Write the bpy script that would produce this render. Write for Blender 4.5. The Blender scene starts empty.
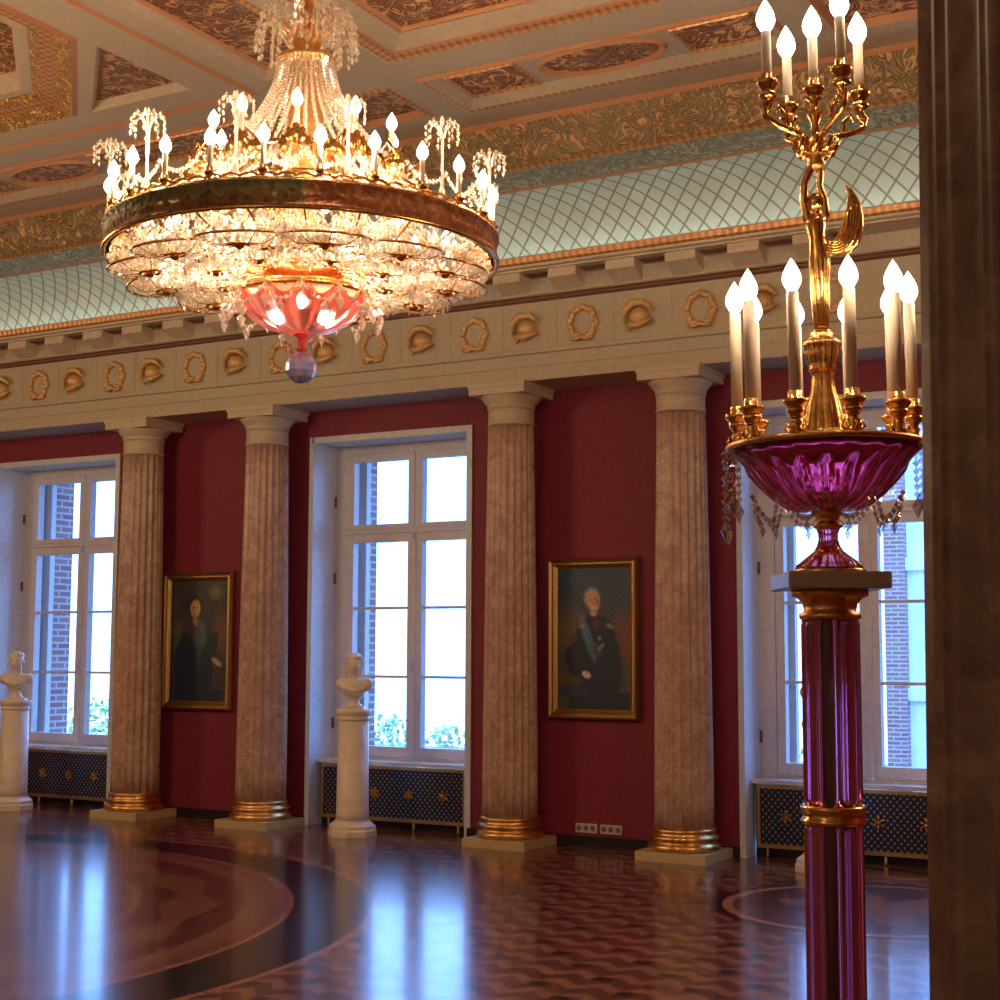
import bpy, bmesh, math, random
from mathutils import Vector, Matrix
from math import sin, cos, pi, radians, hypot, atan2
random.seed(7)
SC = bpy.context.scene
COL = SC.collection

# ------------------------------------------------------------------ helpers
class MB:
    """collects shapes in one bmesh, build() links them as ONE mesh object"""
    def __init__(s): s.bm = bmesh.new(); s.M = Matrix.Identity(4)
    def v(s, co): return s.bm.verts.new(s.M @ Vector(co))
    def f(s, vs, smooth=False):
        try:
            f = s.bm.faces.new(vs); f.smooth = smooth; return f
        except ValueError: return None
    def box(s, x0, x1, y0, y1, z0, z1):
        V = [s.v((x, y, z)) for z in (z0, z1) for y in (y0, y1) for x in (x0, x1)]
        for q in ((0,2,3,1),(4,5,7,6),(0,1,5,4),(2,6,7,3),(0,4,6,2),(1,3,7,5)): s.f([V[i] for i in q])
        return s
    def quad(s, a, b, c, d): s.f([s.v(p) for p in (a, b, c, d)]); return s
    def lathe(s, prof, n=32, c=(0,0,0), rf=None, smooth=True, cap=True, a0=0.0):
        c = Vector(c); rings = []
        for (r, z) in prof:
            ring = []
            for i in range(n):
                a = a0 + 2*pi*i/n; rr = r*(rf(a, z) if rf else 1)
                ring.append(s.v((c.x+rr*cos(a), c.y+rr*sin(a), c.z+z)))
            rings.append(ring)
        for k in range(len(rings)-1):
            A, B = rings[k], rings[k+1]
            for i in range(n):
                s.f([A[i], A[(i+1)%n], B[(i+1)%n], B[i]], smooth)
        if cap:
            s.f(rings[0][::-1]); s.f(rings[-1])
        return s
    def tube(s, pts, r, n=8, closed=False, flat=1.0):
        pts = [Vector(p) for p in pts]; N = len(pts)
        rs = r if isinstance(r, (list, tuple)) else [r]*N
        up = None; rings = []
        for i in range(N):
            if closed: t = pts[(i+1)%N]-pts[i-1]
            else: t = pts[min(i+1, N-1)]-pts[max(i-1, 0)]
            if t.length < 1e-9: t = Vector((0,0,1))
            t.normalize()
            if up is None:
                up = t.orthogonal().normalized()
                if abs(t.z) < .9:
                    up = (Vector((0,0,1))-t*t.z).normalized()
            else:
                up = (up-t*up.dot(t))
                if up.length < 1e-6: up = t.orthogonal()
                up.normalize()
            w = t.cross(up)
            rings.append([s.v(pts[i]+(up*cos(2*pi*k/n)+w*sin(2*pi*k/n)*flat)*rs[i]) for k in range(n)])
        for i in range(N if closed else N-1):
            A, B = rings[i], rings[(i+1)%N]
            for k in range(n): s.f([A[k], A[(k+1)%n], B[(k+1)%n], B[k]], True)
        if not closed:
            s.f(rings[0][::-1]); s.f(rings[-1])
        return s
    def gem(s, c, rx, rz, n=5, a0=0.0):
        """faceted drop crystal"""
        c = Vector(c)
        t = s.v(c+Vector((0,0,rz))); b = s.v(c-Vector((0,0,rz)))
        R = [s.v(c+Vector((rx*cos(a0+2*pi*i/n), rx*sin(a0+2*pi*i/n), rz*.15))) for i in range(n)]
        for i in range(n):
            s.f([R[i], R[(i+1)%n], t]); s.f([R[(i+1)%n], R[i], b])
        return s
    def ball(s, c, r, n=10, sz=1.0, smooth=True):
        prof = [(max(r*sin(pi*k/n), 1e-4), -r*sz*cos(pi*k/n)) for k in range(n+1)]
        return s.lathe(prof, n*2 if n > 5 else 8, c, smooth=smooth, cap=False)
    def torus(s, c, R, r, n=32, m=8, sz=1.0):
        c = Vector(c)
        rings = [[s.v((c.x+(R+r*cos(2*pi*k/m))*cos(2*pi*i/n), c.y+(R+r*cos(2*pi*k/m))*sin(2*pi*i/n), c.z+sz*r*sin(2*pi*k/m))) for k in range(m)] for i in range(n)]
        for i in range(n):
            A, B = rings[i], rings[(i+1)%n]
            for k in range(m): s.f([A[k], B[k], B[(k+1)%m], A[(k+1)%m]], True)
        return s
    def extr(s, prof, x0, x1, close=False):
        """profile of (y,z) points extruded along X"""
        A = [s.v((x0, y, z)) for y, z in prof]; B = [s.v((x1, y, z)) for y, z in prof]
        n = len(prof)
        for i in range(n if close else n-1): s.f([A[i], A[(i+1)%n], B[(i+1)%n], B[i]])
        if close: s.f(A[::-1]); s.f(B)
        return s
    def loops(s, loops):
        """bands between successive polygon loops (same vertex count)"""
        R = [[s.v(p) for p in lp] for lp in loops]; n = len(loops[0])
        for k in range(len(R)-1):
            for i in range(n): s.f([R[k][i], R[k][(i+1)%n], R[k+1][(i+1)%n], R[k+1][i]])
        return s
    def poly(s, pts): s.f([s.v(p) for p in pts]); return s
    def build(s, name, mat, parent=None, kind=None, loc=None, recalc=True):
        if recalc: bmesh.ops.recalc_face_normals(s.bm, faces=s.bm.faces)
        me = bpy.data.meshes.new(name); s.bm.to_mesh(me); s.bm.free()
        if mat: me.materials.append(mat)
        o = bpy.data.objects.new(name, me); COL.objects.link(o)
        if parent: o.parent = parent
        elif kind is None and parent is None: kind = 'structure'
        if kind and not parent: o['kind'] = kind
        if loc: o.location = loc
        return o

def thing(name, label, cat, loc=(0,0,0), rz=0, group=None):
    o = bpy.data.objects.new(name, None); COL.objects.link(o)
    o.location = loc; o.rotation_euler = (0,0,rz); o.empty_display_size = .1
    o['label'] = label; o['category'] = cat
    if group: o['group'] = group
    return o
def copy_tree(o, parent=None):
    c = o.copy(); COL.objects.link(c); c.parent = parent
    for ch in list(o.children): copy_tree(ch, c)
    return c
def dup(o, loc, label, rz=None):
    c = copy_tree(o); c.location = loc; c['label'] = label
    if rz is not None: c.rotation_euler = (0,0,rz)
    return c

# ------------------------------------------------------------------ materials
class X:
    """tiny expression builder over shader math nodes"""
    nt = None
    def __init__(s, sock): s.s = sock
    @staticmethod
    def w(v): return v if isinstance(v, X) else X(v)
    @staticmethod
    def op(o, *a, clamp=False):
        n = X.nt.nodes.new('ShaderNodeMath'); n.operation = o; n.use_clamp = clamp
        for i, v in enumerate(a):
            v = v.s if isinstance(v, X) else v
            if isinstance(v, (int, float)): n.inputs[i].default_value = v
            else: X.nt.links.new(v, n.inputs[i])
        return X(n.outputs[0])
    def __add__(s, o): return X.op('ADD', s, o)
    __radd__ = __add__
    def __sub__(s, o): return X.op('SUBTRACT', s, o)
    def __rsub__(s, o): return X.op('SUBTRACT', o, s)
    def __mul__(s, o): return X.op('MULTIPLY', s, o)
    __rmul__ = __mul__
    def __truediv__(s, o): return X.op('DIVIDE', s, o)
    def gt(s, o): return X.op('GREATER_THAN', s, o)
    def lt(s, o): return X.op('LESS_THAN', s, o)
    def sin(s): return X.op('SINE', s)
    def cos(s): return X.op('COSINE', s)
    def frac(s): return X.op('FRACT', s)
    def floor(s): return X.op('FLOOR', s)
    def abs(s): return X.op('ABSOLUTE', s)
    def mod2(s): return X.op('FLOORED_MODULO', s, 2.0)
    def min(s, o): return X.op('MINIMUM', s, o)
    def max(s, o): return X.op('MAXIMUM', s, o)
def mixc(f, a, b):
    n = X.nt.nodes.new('ShaderNodeMix'); n.data_type = 'RGBA'
    for sock, v in ((n.inputs[0], f), (n.inputs[6], a), (n.inputs[7], b)):
        if isinstance(v, X): X.nt.links.new(v.s, sock)
        elif isinstance(v, (int, float)): sock.default_value = v
        elif isinstance(v, tuple): sock.default_value = (*v[:3], 1)
        else: X.nt.links.new(v, sock)
    return n.outputs[2]
def newmat(name):
    m = bpy.data.materials.new(name); m.use_nodes = True; nt = m.node_tree; X.nt = nt
    return m, nt, nt.nodes['Principled BSDF']
def P(name, col, rough=.5, metal=0.0, **kw):
    m, nt, b = newmat(name)
    b.inputs['Base Color'].default_value = (*col, 1); b.inputs['Roughness'].default_value = rough
    b.inputs['Metallic'].default_value = metal
    for k, v in kw.items(): b.inputs[k.replace('_', ' ')].default_value = v
    return m
def coords(kind='Object'):
    n = X.nt.nodes.new('ShaderNodeTexCoord'); sp = X.nt.nodes.new('ShaderNodeSeparateXYZ')
    X.nt.links.new(n.outputs[kind], sp.inputs[0])
    return n.outputs[kind], X(sp.outputs[0]), X(sp.outputs[1]), X(sp.outputs[2])
def noise(vec, scale, detail=4, rough=.55, dist=0.0):
    n = X.nt.nodes.new('ShaderNodeTexNoise'); n.inputs['Scale'].default_value = scale
    n.inputs['Detail'].default_value = detail; n.inputs['Roughness'].default_value = rough
    n.inputs['Distortion'].default_value = dist
    X.nt.links.new(vec, n.inputs['Vector']); return n.outputs['Fac']
def voro(vec, scale, feat='F1'):
    n = X.nt.nodes.new('ShaderNodeTexVoronoi'); n.inputs['Scale'].default_value = scale; n.feature = feat
    X.nt.links.new(vec, n.inputs['Vector']); return n.outputs['Distance']
def ramp(f, stops):
    n = X.nt.nodes.new('ShaderNodeValToRGB'); e = n.color_ramp.elements
    while len(e) < len(stops): e.new(.5)
    for i, (p, c) in enumerate(stops): e[i].position = p; e[i].color = (*c, 1)
    X.nt.links.new(f.s if isinstance(f, X) else f, n.inputs[0]); return n.outputs[0]
def bump(b, h, strength=.3, dist=.01):
    n = X.nt.nodes.new('ShaderNodeBump'); n.inputs['Strength'].default_value = strength
    n.inputs['Distance'].default_value = dist
    X.nt.links.new(h.s if isinstance(h, X) else h, n.inputs['Height'])
    X.nt.links.new(n.outputs[0], b.inputs['Normal'])
def lk(a, b): X.nt.links.new(a.s if isinstance(a, X) else a, b)

# red wall cloth
m, nt, b = newmat('crimson_wall'); v, x, y, z = coords()
lk(ramp(noise(v, 30, 6), [(.3, (.19,.013,.038)), (.7, (.25,.020,.050))]), b.inputs['Base Color'])
b.inputs['Roughness'].default_value = .62; RED = m
# column marble (pinkish brown)
m, nt, b = newmat('column_marble'); v, x, y, z = coords()
n1 = noise(v, 5, 8, .65, 1.2); n2 = noise(v, 28, 6, .7)
c1 = ramp(n1, [(.3, (.34,.20,.16)), (.5, (.56,.38,.31)), (.68, (.68,.52,.44))])
c2 = mixc(X(ramp(n2, [(.45, (0,0,0)), (.6, (1,1,1))])) * .45, c1, (.36,.17,.13))
lk(c2, b.inputs['Base Color']); b.inputs['Roughness'].default_value = .32; MARB = m
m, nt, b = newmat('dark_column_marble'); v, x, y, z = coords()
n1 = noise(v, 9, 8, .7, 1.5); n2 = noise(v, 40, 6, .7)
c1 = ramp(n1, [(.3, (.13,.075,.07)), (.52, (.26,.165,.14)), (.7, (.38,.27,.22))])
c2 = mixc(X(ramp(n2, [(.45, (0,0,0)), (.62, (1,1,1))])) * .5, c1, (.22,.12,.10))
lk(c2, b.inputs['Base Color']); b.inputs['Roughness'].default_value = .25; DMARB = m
# plaster
def plaster(name, col, sc=25, var=.1, rough=.6):
    m, nt, b = newmat(name); v, x, y, z = coords()
    lo = tuple(c*(1-var) for c in col); hi = tuple(min(1, c*(1+var)) for c in col)
    nn = noise(v, sc, 5)
    lk(ramp(nn, [(.3, lo), (.7, hi)]), b.inputs['Base Color']); b.inputs['Roughness'].default_value = rough
    bump(b, nn, .08, .004); return m
CREAM = plaster('cream_plaster', (.50,.43,.33))
CREAM2 = plaster('pale_cream_plaster', (.60,.50,.38))
CEIL = plaster('ceiling_cream', (.47,.37,.27))
WHITE = plaster('white_reveal_paint', (.66,.70,.76), rough=.38)
WFRAME = plaster('window_frame_paint', (.66,.64,.66), rough=.4)
MWHITE = plaster('white_statuary_marble', (.78,.68,.58), sc=9, rough=.35)
GREYST = plaster('grey_stone', (.42,.38,.34), sc=40, rough=.3)
PALEST = plaster('pale_stone_plinth', (.55,.44,.24), rough=.35)
DARKW = P('dark_skirting', (.018,.014,.022), .35)
# gold
def gold(name, col, rough=.28, sc=60, st=.3):
    m, nt, b = newmat(name); v, x, y, z = coords()
    nn = noise(v, sc, 3)
    lk(ramp(nn, [(.3, tuple(c*.65 for c in col)), (.65, col)]), b.inputs['Base Color'])
    b.inputs['Metallic'].default_value = 1; b.inputs['Roughness'].default_value = rough
    bump(b, nn, st, .004); return m
GOLD = gold('polished_gold', (.95,.56,.18), .22)
OGOLD = gold('antique_gold', (.80,.42,.15), .38)
WGOLD = gold('pale_relief_gilding', (.86,.56,.26), .5, 50, .4); WGOLD.node_tree.nodes['Principled BSDF'].inputs['Metallic'].default_value = .45
FGOLD = gold('frame_gold', (.66,.42,.16), .42, 90, .6)
BGOLD = gold('base_gilt', (.95,.55,.20), .3, 14, .5)
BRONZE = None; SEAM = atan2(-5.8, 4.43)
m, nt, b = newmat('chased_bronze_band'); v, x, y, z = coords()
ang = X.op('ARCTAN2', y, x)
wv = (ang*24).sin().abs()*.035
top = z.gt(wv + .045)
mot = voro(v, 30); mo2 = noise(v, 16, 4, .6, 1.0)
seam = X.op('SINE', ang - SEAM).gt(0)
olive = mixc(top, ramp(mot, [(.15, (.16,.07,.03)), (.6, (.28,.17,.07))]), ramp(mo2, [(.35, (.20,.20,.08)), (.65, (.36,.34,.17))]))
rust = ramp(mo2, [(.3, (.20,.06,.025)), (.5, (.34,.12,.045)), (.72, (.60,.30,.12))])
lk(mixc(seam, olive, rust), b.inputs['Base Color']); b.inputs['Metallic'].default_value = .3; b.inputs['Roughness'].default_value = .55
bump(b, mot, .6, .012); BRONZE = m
# ornaments (gold scrolls in relief on a red-brown field)
def ornament(name, fieldc, hi, sc, thr=.5, metal=.1):
    m, nt, b = newmat(name); v, x, y, z = coords()
    c_ = noise(v, sc*.42, 2, .5, 2.0)
    ln = (X(c_)*26).sin()                      # scrolling stems
    fl = X(voro(v, sc*.8))                     # florets
    h = (ln*.5+.5)*.75 + (1-fl*1.8)*.35
    f = X(ramp(h, [(thr-.12, (0,0,0)), (thr+.12, (1,1,1))]))
    lk(mixc(f, fieldc, hi), b.inputs['Base Color'])
    lk(f*metal, b.inputs['Metallic']); b.inputs['Roughness'].default_value = .42
    bump(b, h, 1.0, .03); return m
ORN_R = ornament('gilt_scroll_on_rust', (.27,.085,.032), (.80,.46,.20), 13, .58)
ORN_D = ornament('gilt_scroll_dark', (.22,.075,.032), (.70,.36,.15), 13, .58)
ORN_G = ornament('gilt_scroll_on_olive', (.33,.24,.13), (.66,.38,.17), 15, .62)
ORN_Y = ornament('heavy_gilt_frame', (.42,.20,.06), (.90,.55,.20), 26, .55, .5)
LEAF = ornament('leaf_moulding', (.26,.25,.15), (.48,.44,.29), 16, .55, 0)
m, nt, b = newmat('beaded_gold'); v, x, y, z = coords()
h = (x*95).sin()*(y*95).sin(); h2 = (x*95).sin() + (y*95).sin()
f = X.op('MULTIPLY_ADD', h2, .25, .5)
lk(mixc(f, (.36,.13,.05), (.78,.42,.17)), b.inputs['Base Color']); b.inputs['Metallic'].default_value = .35
b.inputs['Roughness'].default_value = .4; bump(b, f, .6, .01); ROPE = m
LINE = P('ochre_line', (.50,.22,.10), .5)
DLINE = P('dark_red_line', (.20,.075,.045), .6)
# cove: diamond lattice
m, nt, b = newmat('diamond_lattice_cove')
uvn = nt.nodes.new('ShaderNodeUVMap'); sp = nt.nodes.new('ShaderNodeSeparateXYZ'); nt.links.new(uvn.outputs[0], sp.inputs[0])
u, w = X(sp.outputs[0]), X(sp.outputs[1])
a = ((u/.165 + w/.20).frac() - .5).abs(); c_ = ((u/.165 - w/.20).frac() - .5).abs()
ln = a.max(c_).gt(.435)
tone = noise(uvn.outputs[0], 3, 3)
lk(mixc(ln, ramp(tone, [(.3, (.46,.50,.42)), (.7, (.56,.59,.51))]), (.27,.22,.14)), b.inputs['Base Color'])
b.inputs['Roughness'].default_value = .6; COVE = m
# brick
m, nt, b = newmat('brick_facade'); v, x, y, z = coords()
br = nt.nodes.new('ShaderNodeTexBrick'); mp = nt.nodes.new('ShaderNodeCombineXYZ')
lk(x+y, mp.inputs[0]); lk(z, mp.inputs[1]); lk(mp.outputs[0], br.inputs['Vector'])
br.inputs['Scale'].default_value = 1; br.inputs['Brick Width'].default_value = .25; br.inputs['Row Height'].default_value = .075
br.inputs['Mortar Size'].default_value = .012
br.inputs['Color1'].default_value = (.26,.10,.09,1); br.inputs['Color2'].default_value = (.34,.15,.13,1); br.inputs['Mortar'].default_value = (.42,.36,.36,1)
lk(br.outputs[0], b.inputs['Base Color']); b.inputs['Roughness'].default_value = .8; BRICK = m
# floor parquet
m, nt, b = newmat('inlaid_parquet'); v, x, y, z = coords()
s = .345*math.sqrt(2)/2
p = (x + y)/s*.5*1.0; q = (x - y)/s*.5*1.0
p = (x + y)*(1/(.345*1.41421)); q = (x - y)*(1/(.345*1.41421))
fp = p.frac(); fq = q.frac(); p2 = p*2; q2 = q*2; gp_ = p2.frac(); gq_ = q2.frac(); chk = (p2.floor() + q2.floor()).mod2()
strip = X.op('ADD', gp_*(1-chk), gq_*chk)
stripf = (strip*2).floor()
grain = noise(v, 22, 6, .6, .5)
wood = mixc(stripf, (.10,.034,.027), (.27,.11,.07))
joint = (strip*2).frac().lt(.10)
wood = mixc(X(grain)*.25, wood, (.15,.05,.035))
wood = mixc(joint, wood, (.05,.018,.016))
core = ((fp-.5).abs()*1.0 + (fq-.5).abs()*1.0).lt(.20)
wood = mixc(core, wood, (.014,.007,.008))
def rad(cx, cy): 
    dx = x-cx; dy = y-cy; return X.op('SQRT', dx*dx+dy*dy), X.op('ARCTAN2', dy, dx)
R, A = rad(-9.12, 5.98)
g2 = noise(v, 14, 5, .6, 1.5)
scroll = X(voro(v, 3.2)); sc2 = ((A*18).sin()*.18 + (R-2.98).abs()*3.2)
field = mixc(sc2.gt(.42) , (.17,.07,.04), (.085,.016,.022))
field = mixc(X(ramp(g2, [(.52, (0,0,0)), (.56, (1,1,1))]))*.6, field, (.20,.075,.035))
inn = mixc(((A*24).sin()*(R*9).sin()).gt(.1), (.085,.025,.026), (.14,.05,.036))
def sel(c, cond, new): return mixc(cond, c, new)
c = wood
c = sel(c, R.lt(4.20), (.30,.13,.085))
c = sel(c, R.lt(4.15), (.012,.008,.013))
c = sel(c, R.lt(3.66), (.30,.12,.08))
c = sel(c, R.lt(3.62), (.15,.045,.04))
c = sel(c, R.lt(3.50), (.19,.08,.05))
c = sel(c, R.lt(3.34), field)
c = sel(c, R.lt(2.66), (.24,.10,.065))
c = sel(c, R.lt(2.60), inn)
c = sel(c, R.lt(1.6), (.27,.12,.06))
c = sel(c, R.lt(1.54), (.03,.014,.014))
c = sel(c, R.lt(1.1), inn)
R2, A2 = rad(-2.8, 9.9)
c = sel(c, R2.lt(1.08), (.02,.01,.012))
c = sel(c, R2.lt(1.0), (.42,.19,.10))
c = sel(c, R2.lt(.93), (.10,.03,.022))
c = sel(c, R2.lt((A2*6).cos()*.18 + .5), (.26,.10,.055))
lk(c, b.inputs['Base Color'])
b.inputs['Specular IOR Level'].default_value = .5
rn = noise(v, 5, 3)
lk(X(rn)*.06 + .17, b.inputs['Roughness'])
b.inputs['Coat Weight'].default_value = .2; b.inputs['Coat Roughness'].default_value = .08
hb = noise(v, 9, 2); bump(b, hb, .02, .01); FLOOR = m
# grille lattice
m, nt, b = newmat('perforated_grille'); v, x, y, z = coords()
k = 2*pi/.052
d1 = (x*k).cos()*(z*k*.9).cos()
d2 = d1.gt(.45)
lk(mixc(d2, (.016,.018,.045), (.30,.29,.33)), b.inputs['Base Color'])
b.inputs['Roughness'].default_value = .35; b.inputs['Metallic'].default_value = .3; GRILLE = m
# glass and crystal
def glass(name, col, rough, ior=1.45, tr=1.0, extra=.0):
    m, nt, b = newmat(name)
    b.inputs['Base Color'].default_value = (*col, 1); b.inputs['Roughness'].default_value = rough
    b.inputs['IOR'].default_value = ior; b.inputs['Transmission Weight'].default_value = tr
    return m
RUBY = glass('ruby_glass', (.92,.22,.36), .04, 1.45, .93)
RODG = glass('ruby_rod_glass', (.88,.50,.64), .04, 1.45, .95)
RUBYP = glass('red_bowl_glass', (.95,.16,.20), .15, 1.3, .45)
m, nt, b = newmat('cut_crystal')
nt.nodes.remove(b); out = nt.nodes['Material Output']
gl = nt.nodes.new('ShaderNodeBsdfGlossy'); gl.inputs['Roughness'].default_value = .06; gl.inputs['Color'].default_value = (1,.97,.93,1)
tl = nt.nodes.new('ShaderNodeBsdfTranslucent'); tl.inputs['Color'].default_value = (.95,.88,.75,1)
tp = nt.nodes.new('ShaderNodeBsdfTransparent'); tp.inputs['Color'].default_value = (.97,.95,.95,1)
m1 = nt.nodes.new('ShaderNodeMixShader'); m1.inputs[0].default_value = .6
m2 = nt.nodes.new('ShaderNodeMixShader'); m2.inputs[0].default_value = .35
nt.links.new(gl.outputs[0], m1.inputs[1]); nt.links.new(tl.outputs[0], m1.inputs[2])
nt.links.new(m1.outputs[0], m2.inputs[1]); nt.links.new(tp.outputs[0], m2.inputs[2]); nt.links.new(m2.outputs[0], out.inputs[0])
CRYS = m
m, nt, b = newmat('clear_drop_crystal')
nt.nodes.remove(b); out = nt.nodes['Material Output']
gl = nt.nodes.new('ShaderNodeBsdfGlossy'); gl.inputs['Roughness'].default_value = .03
tp = nt.nodes.new('ShaderNodeBsdfTransparent'); tp.inputs['Color'].default_value = (.95,.93,.97,1)
m1 = nt.nodes.new('ShaderNodeMixShader'); m1.inputs[0].default_value = .5
nt.links.new(gl.outputs[0], m1.inputs[1]); nt.links.new(tp.outputs[0], m1.inputs[2]); nt.links.new(m1.outputs[0], out.inputs[0])
CRYS2 = m
BALLG = glass('crystal_ball', (.42,.44,.85), .0, 1.7, .35)
m, nt, b = newmat('window_pane')
nt.nodes.remove(b); out = nt.nodes['Material Output']
gl = nt.nodes.new('ShaderNodeBsdfGlossy'); gl.inputs['Roughness'].default_value = .02
tp = nt.nodes.new('ShaderNodeBsdfTransparent'); tp.inputs['Color'].default_value = (.94,.97,.99,1)
m1 = nt.nodes.new('ShaderNodeMixShader'); m1.inputs[0].default_value = .06
nt.links.new(tp.outputs[0], m1.inputs[1]); nt.links.new(gl.outputs[0], m1.inputs[2]); nt.links.new(m1.outputs[0], out.inputs[0])
PANE = m
def emis(name, col, st):
    m, nt, b = newmat(name); b.inputs['Base Color'].default_value = (*col, 1)
    b.inputs['Emission Color'].default_value = (*col, 1); b.inputs['Emission Strength'].default_value = st; return m
BULB = emis('lit_bulb', (1,.90,.78), 7)
TUBE = emis('cove_tube', (.66,.93,1.0), 5.5)
WAX = P('candle_sleeve', (.86,.77,.62), .45, Subsurface_Weight=.0)
FOL = plaster('tree_leaves', (.40,.48,.26), sc=2, var=.35)
BARK = plaster('tree_bark', (.12,.09,.06))
GRASS = plaster('lawn', (.10,.15,.05), sc=1)
FACADE = plaster('pale_facade', (.78,.82,.86), sc=3)
SCALLOP = glass('cream_glass_scallop', (1,.86,.66), .3, 1.4, .3)
SOCK = P('socket_plastic', (.60,.52,.50), .4)
SOCKD = P('socket_hole', (.18,.13,.13), .5)

# ------------------------------------------------------------------ camera
f_, yaw, pitch, roll = 1511.072, 0.5167, 0.0995, 0.0036

yaw, pitch, roll = 0.51671, 0.09945, 0.00358
Fv = Vector((-sin(yaw)*cos(pitch), cos(yaw)*cos(pitch), sin(pitch)))
rv = Vector((cos(yaw), sin(yaw), 0)); uv_ = rv.cross(Fv)
Rv = rv*cos(roll)+uv_*sin(roll); Uv = uv_*cos(roll)-rv*sin(roll)
cam = bpy.data.cameras.new('camera'); co = bpy.data.objects.new('camera', cam); COL.objects.link(co)
co.matrix_world = Matrix(((Rv.x,Uv.x,-Fv.x,0),(Rv.y,Uv.y,-Fv.y,0),(Rv.z,Uv.z,-Fv.z,1.65),(0,0,0,1)))
cam.sensor_width = 36; cam.lens = f_*36/1000; cam.clip_start = .05; cam.clip_end = 200
SC.camera = co

# ------------------------------------------------------------------ shell
WY = 11.75          # inner face of the window wall
XL, XR, YN = -19.0, 4.0, -3.0
CZ = 5.8            # ceiling
WIN = [-13.09, -8.79, -4.43]; WW = 1.80; WTOP = 3.67
MB().quad((XL,YN,0),(XR,YN,0),(XR,WY+.45,0),(XL,WY+.45,0)).build('floor', FLOOR)
w = MB(); xs = [XL]
for x0 in WIN: xs += [x0, x0+WW]
xs.append(XR)
for i in range(0, len(xs), 2): w.box(xs[i], xs[i+1]+.02, WY, WY+.8, -.1, WTOP)
w.box(XL, XR, WY, WY+.8, WTOP, 5.9)
w.build('wall_back', RED)
MB().box(XL-.2, XL, YN, WY+.8, -.1, 6).build('wall_left', RED)
MB().box(XR, XR+.2, YN, WY+.8, -.1, 6).build('wall_right', RED)
MB().box(XL, XR, YN-.2, YN, -.1, 6).build('wall_front', CREAM2)
bb = MB()
for i in range(0, len(xs), 2): bb.box(xs[i], xs[i+1], WY-.03, WY, 0, .085)
bb.build('baseboard_back', DARKW)

# entablature: one profile along X
def band(name, prof, mat, x0=XL, x1=XR, parent=None): return MB().extr(prof, x0, x1).build(name, mat, parent)
ent = band('trim_1', [(WY,3.95),(11.22,3.95),(11.22,4.07),(11.205,4.07),(11.205,4.17),(11.18,4.18),(11.18,4.21),(11.21,4.22),(11.21,4.625)], CREAM)
band('taenia', [(11.21,4.625),(11.17,4.635),(11.17,4.655),(11.14,4.66)], DLINE, parent=ent)
band('bed_moulding', [(11.14,4.66),(11.12,4.67),(11.12,4.80),(10.93,4.83)], CREAM, parent=ent)
band('cornice_fillet', [(10.93,4.83),(10.93,4.845),(10.89,4.85),(10.89,4.872)], CREAM2, parent=ent)
band('cornice_gilding', [(10.89,4.872),(10.86,4.885),(10.85,4.925)], ROPE, parent=ent)
band('cornice_top', [(10.85,4.925),(10.845,4.935),(10.90,4.935),(10.90,4.90),(11.2,4.90)], CREAM2, parent=ent)
def wreath(x, open_):
    o = MB()
    if open_:
        for k in range(14):
            a = pi*.5 + (k-6.5)*.40
            cx, cz = x+.115*cos(a)*1.0, 4.40+.125*sin(a)
            o.M = Matrix.Translation((cx, 11.195, cz)) @ Matrix.Rotation(-(a+.5*(1 if k%2 else -1)), 4, 'Y')
            o.ball((0,0,0), .030, 4, sz=1.5)
        o.M = Matrix.Identity(4)
        o.tube([(x-.10,11.19,4.27),(x-.04,11.17,4.255),(x,11.18,4.28),(x+.04,11.17,4.255),(x+.10,11.19,4.27)], .018, 6)
        return o.build('laurel_wreath', WGOLD, ent)
    # crested helmet
    o.ball((x, 11.19, 4.39), .085, 6, sz=.95)
    o.tube([(x-.13,11.18,4.34),(x-.12,11.16,4.44),(x-.05,11.15,4.505),(x+.05,11.15,4.50),(x+.13,11.17,4.43)], [.012,.03,.036,.03,.01], 7)
    o.tube([(x-.11,11.17,4.33),(x,11.14,4.31),(x+.12,11.17,4.36)], [.02,.03,.015], 7)
    o.tube([(x-.06,11.16,4.33),(x-.09,11.17,4.27)], [.03,.01], 6)
    return o.build('helmet_relief', WGOLD, ent)
for k in range(-2, 17):
    wx = -4.512-.5295*k
    wreath(wx, k % 2 == 0)
    # mutule block with sloping soffit and dark sunk panel between
    mb = MB(); x0, x1 = wx-.20, wx+.06
    prof = [(11.12,4.68),(10.95,4.755),(10.95,4.835),(11.12,4.835)]
    mb.extr(prof, x0, x1, close=True); mb.build('mutule', CREAM2, ent)
    MB().box(x1+.03, x1+.24, 10.96, 11.10, 4.805, 4.812).build('soffit_panel', DLINE, ent)
    MB().box(wx-.25, wx-.243, 11.204, 11.21, 4.22, 4.60).box(wx-.262, wx-.255, 11.204, 11.21, 4.22, 4.60).build('frieze_joint', CREAM2, ent)
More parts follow.
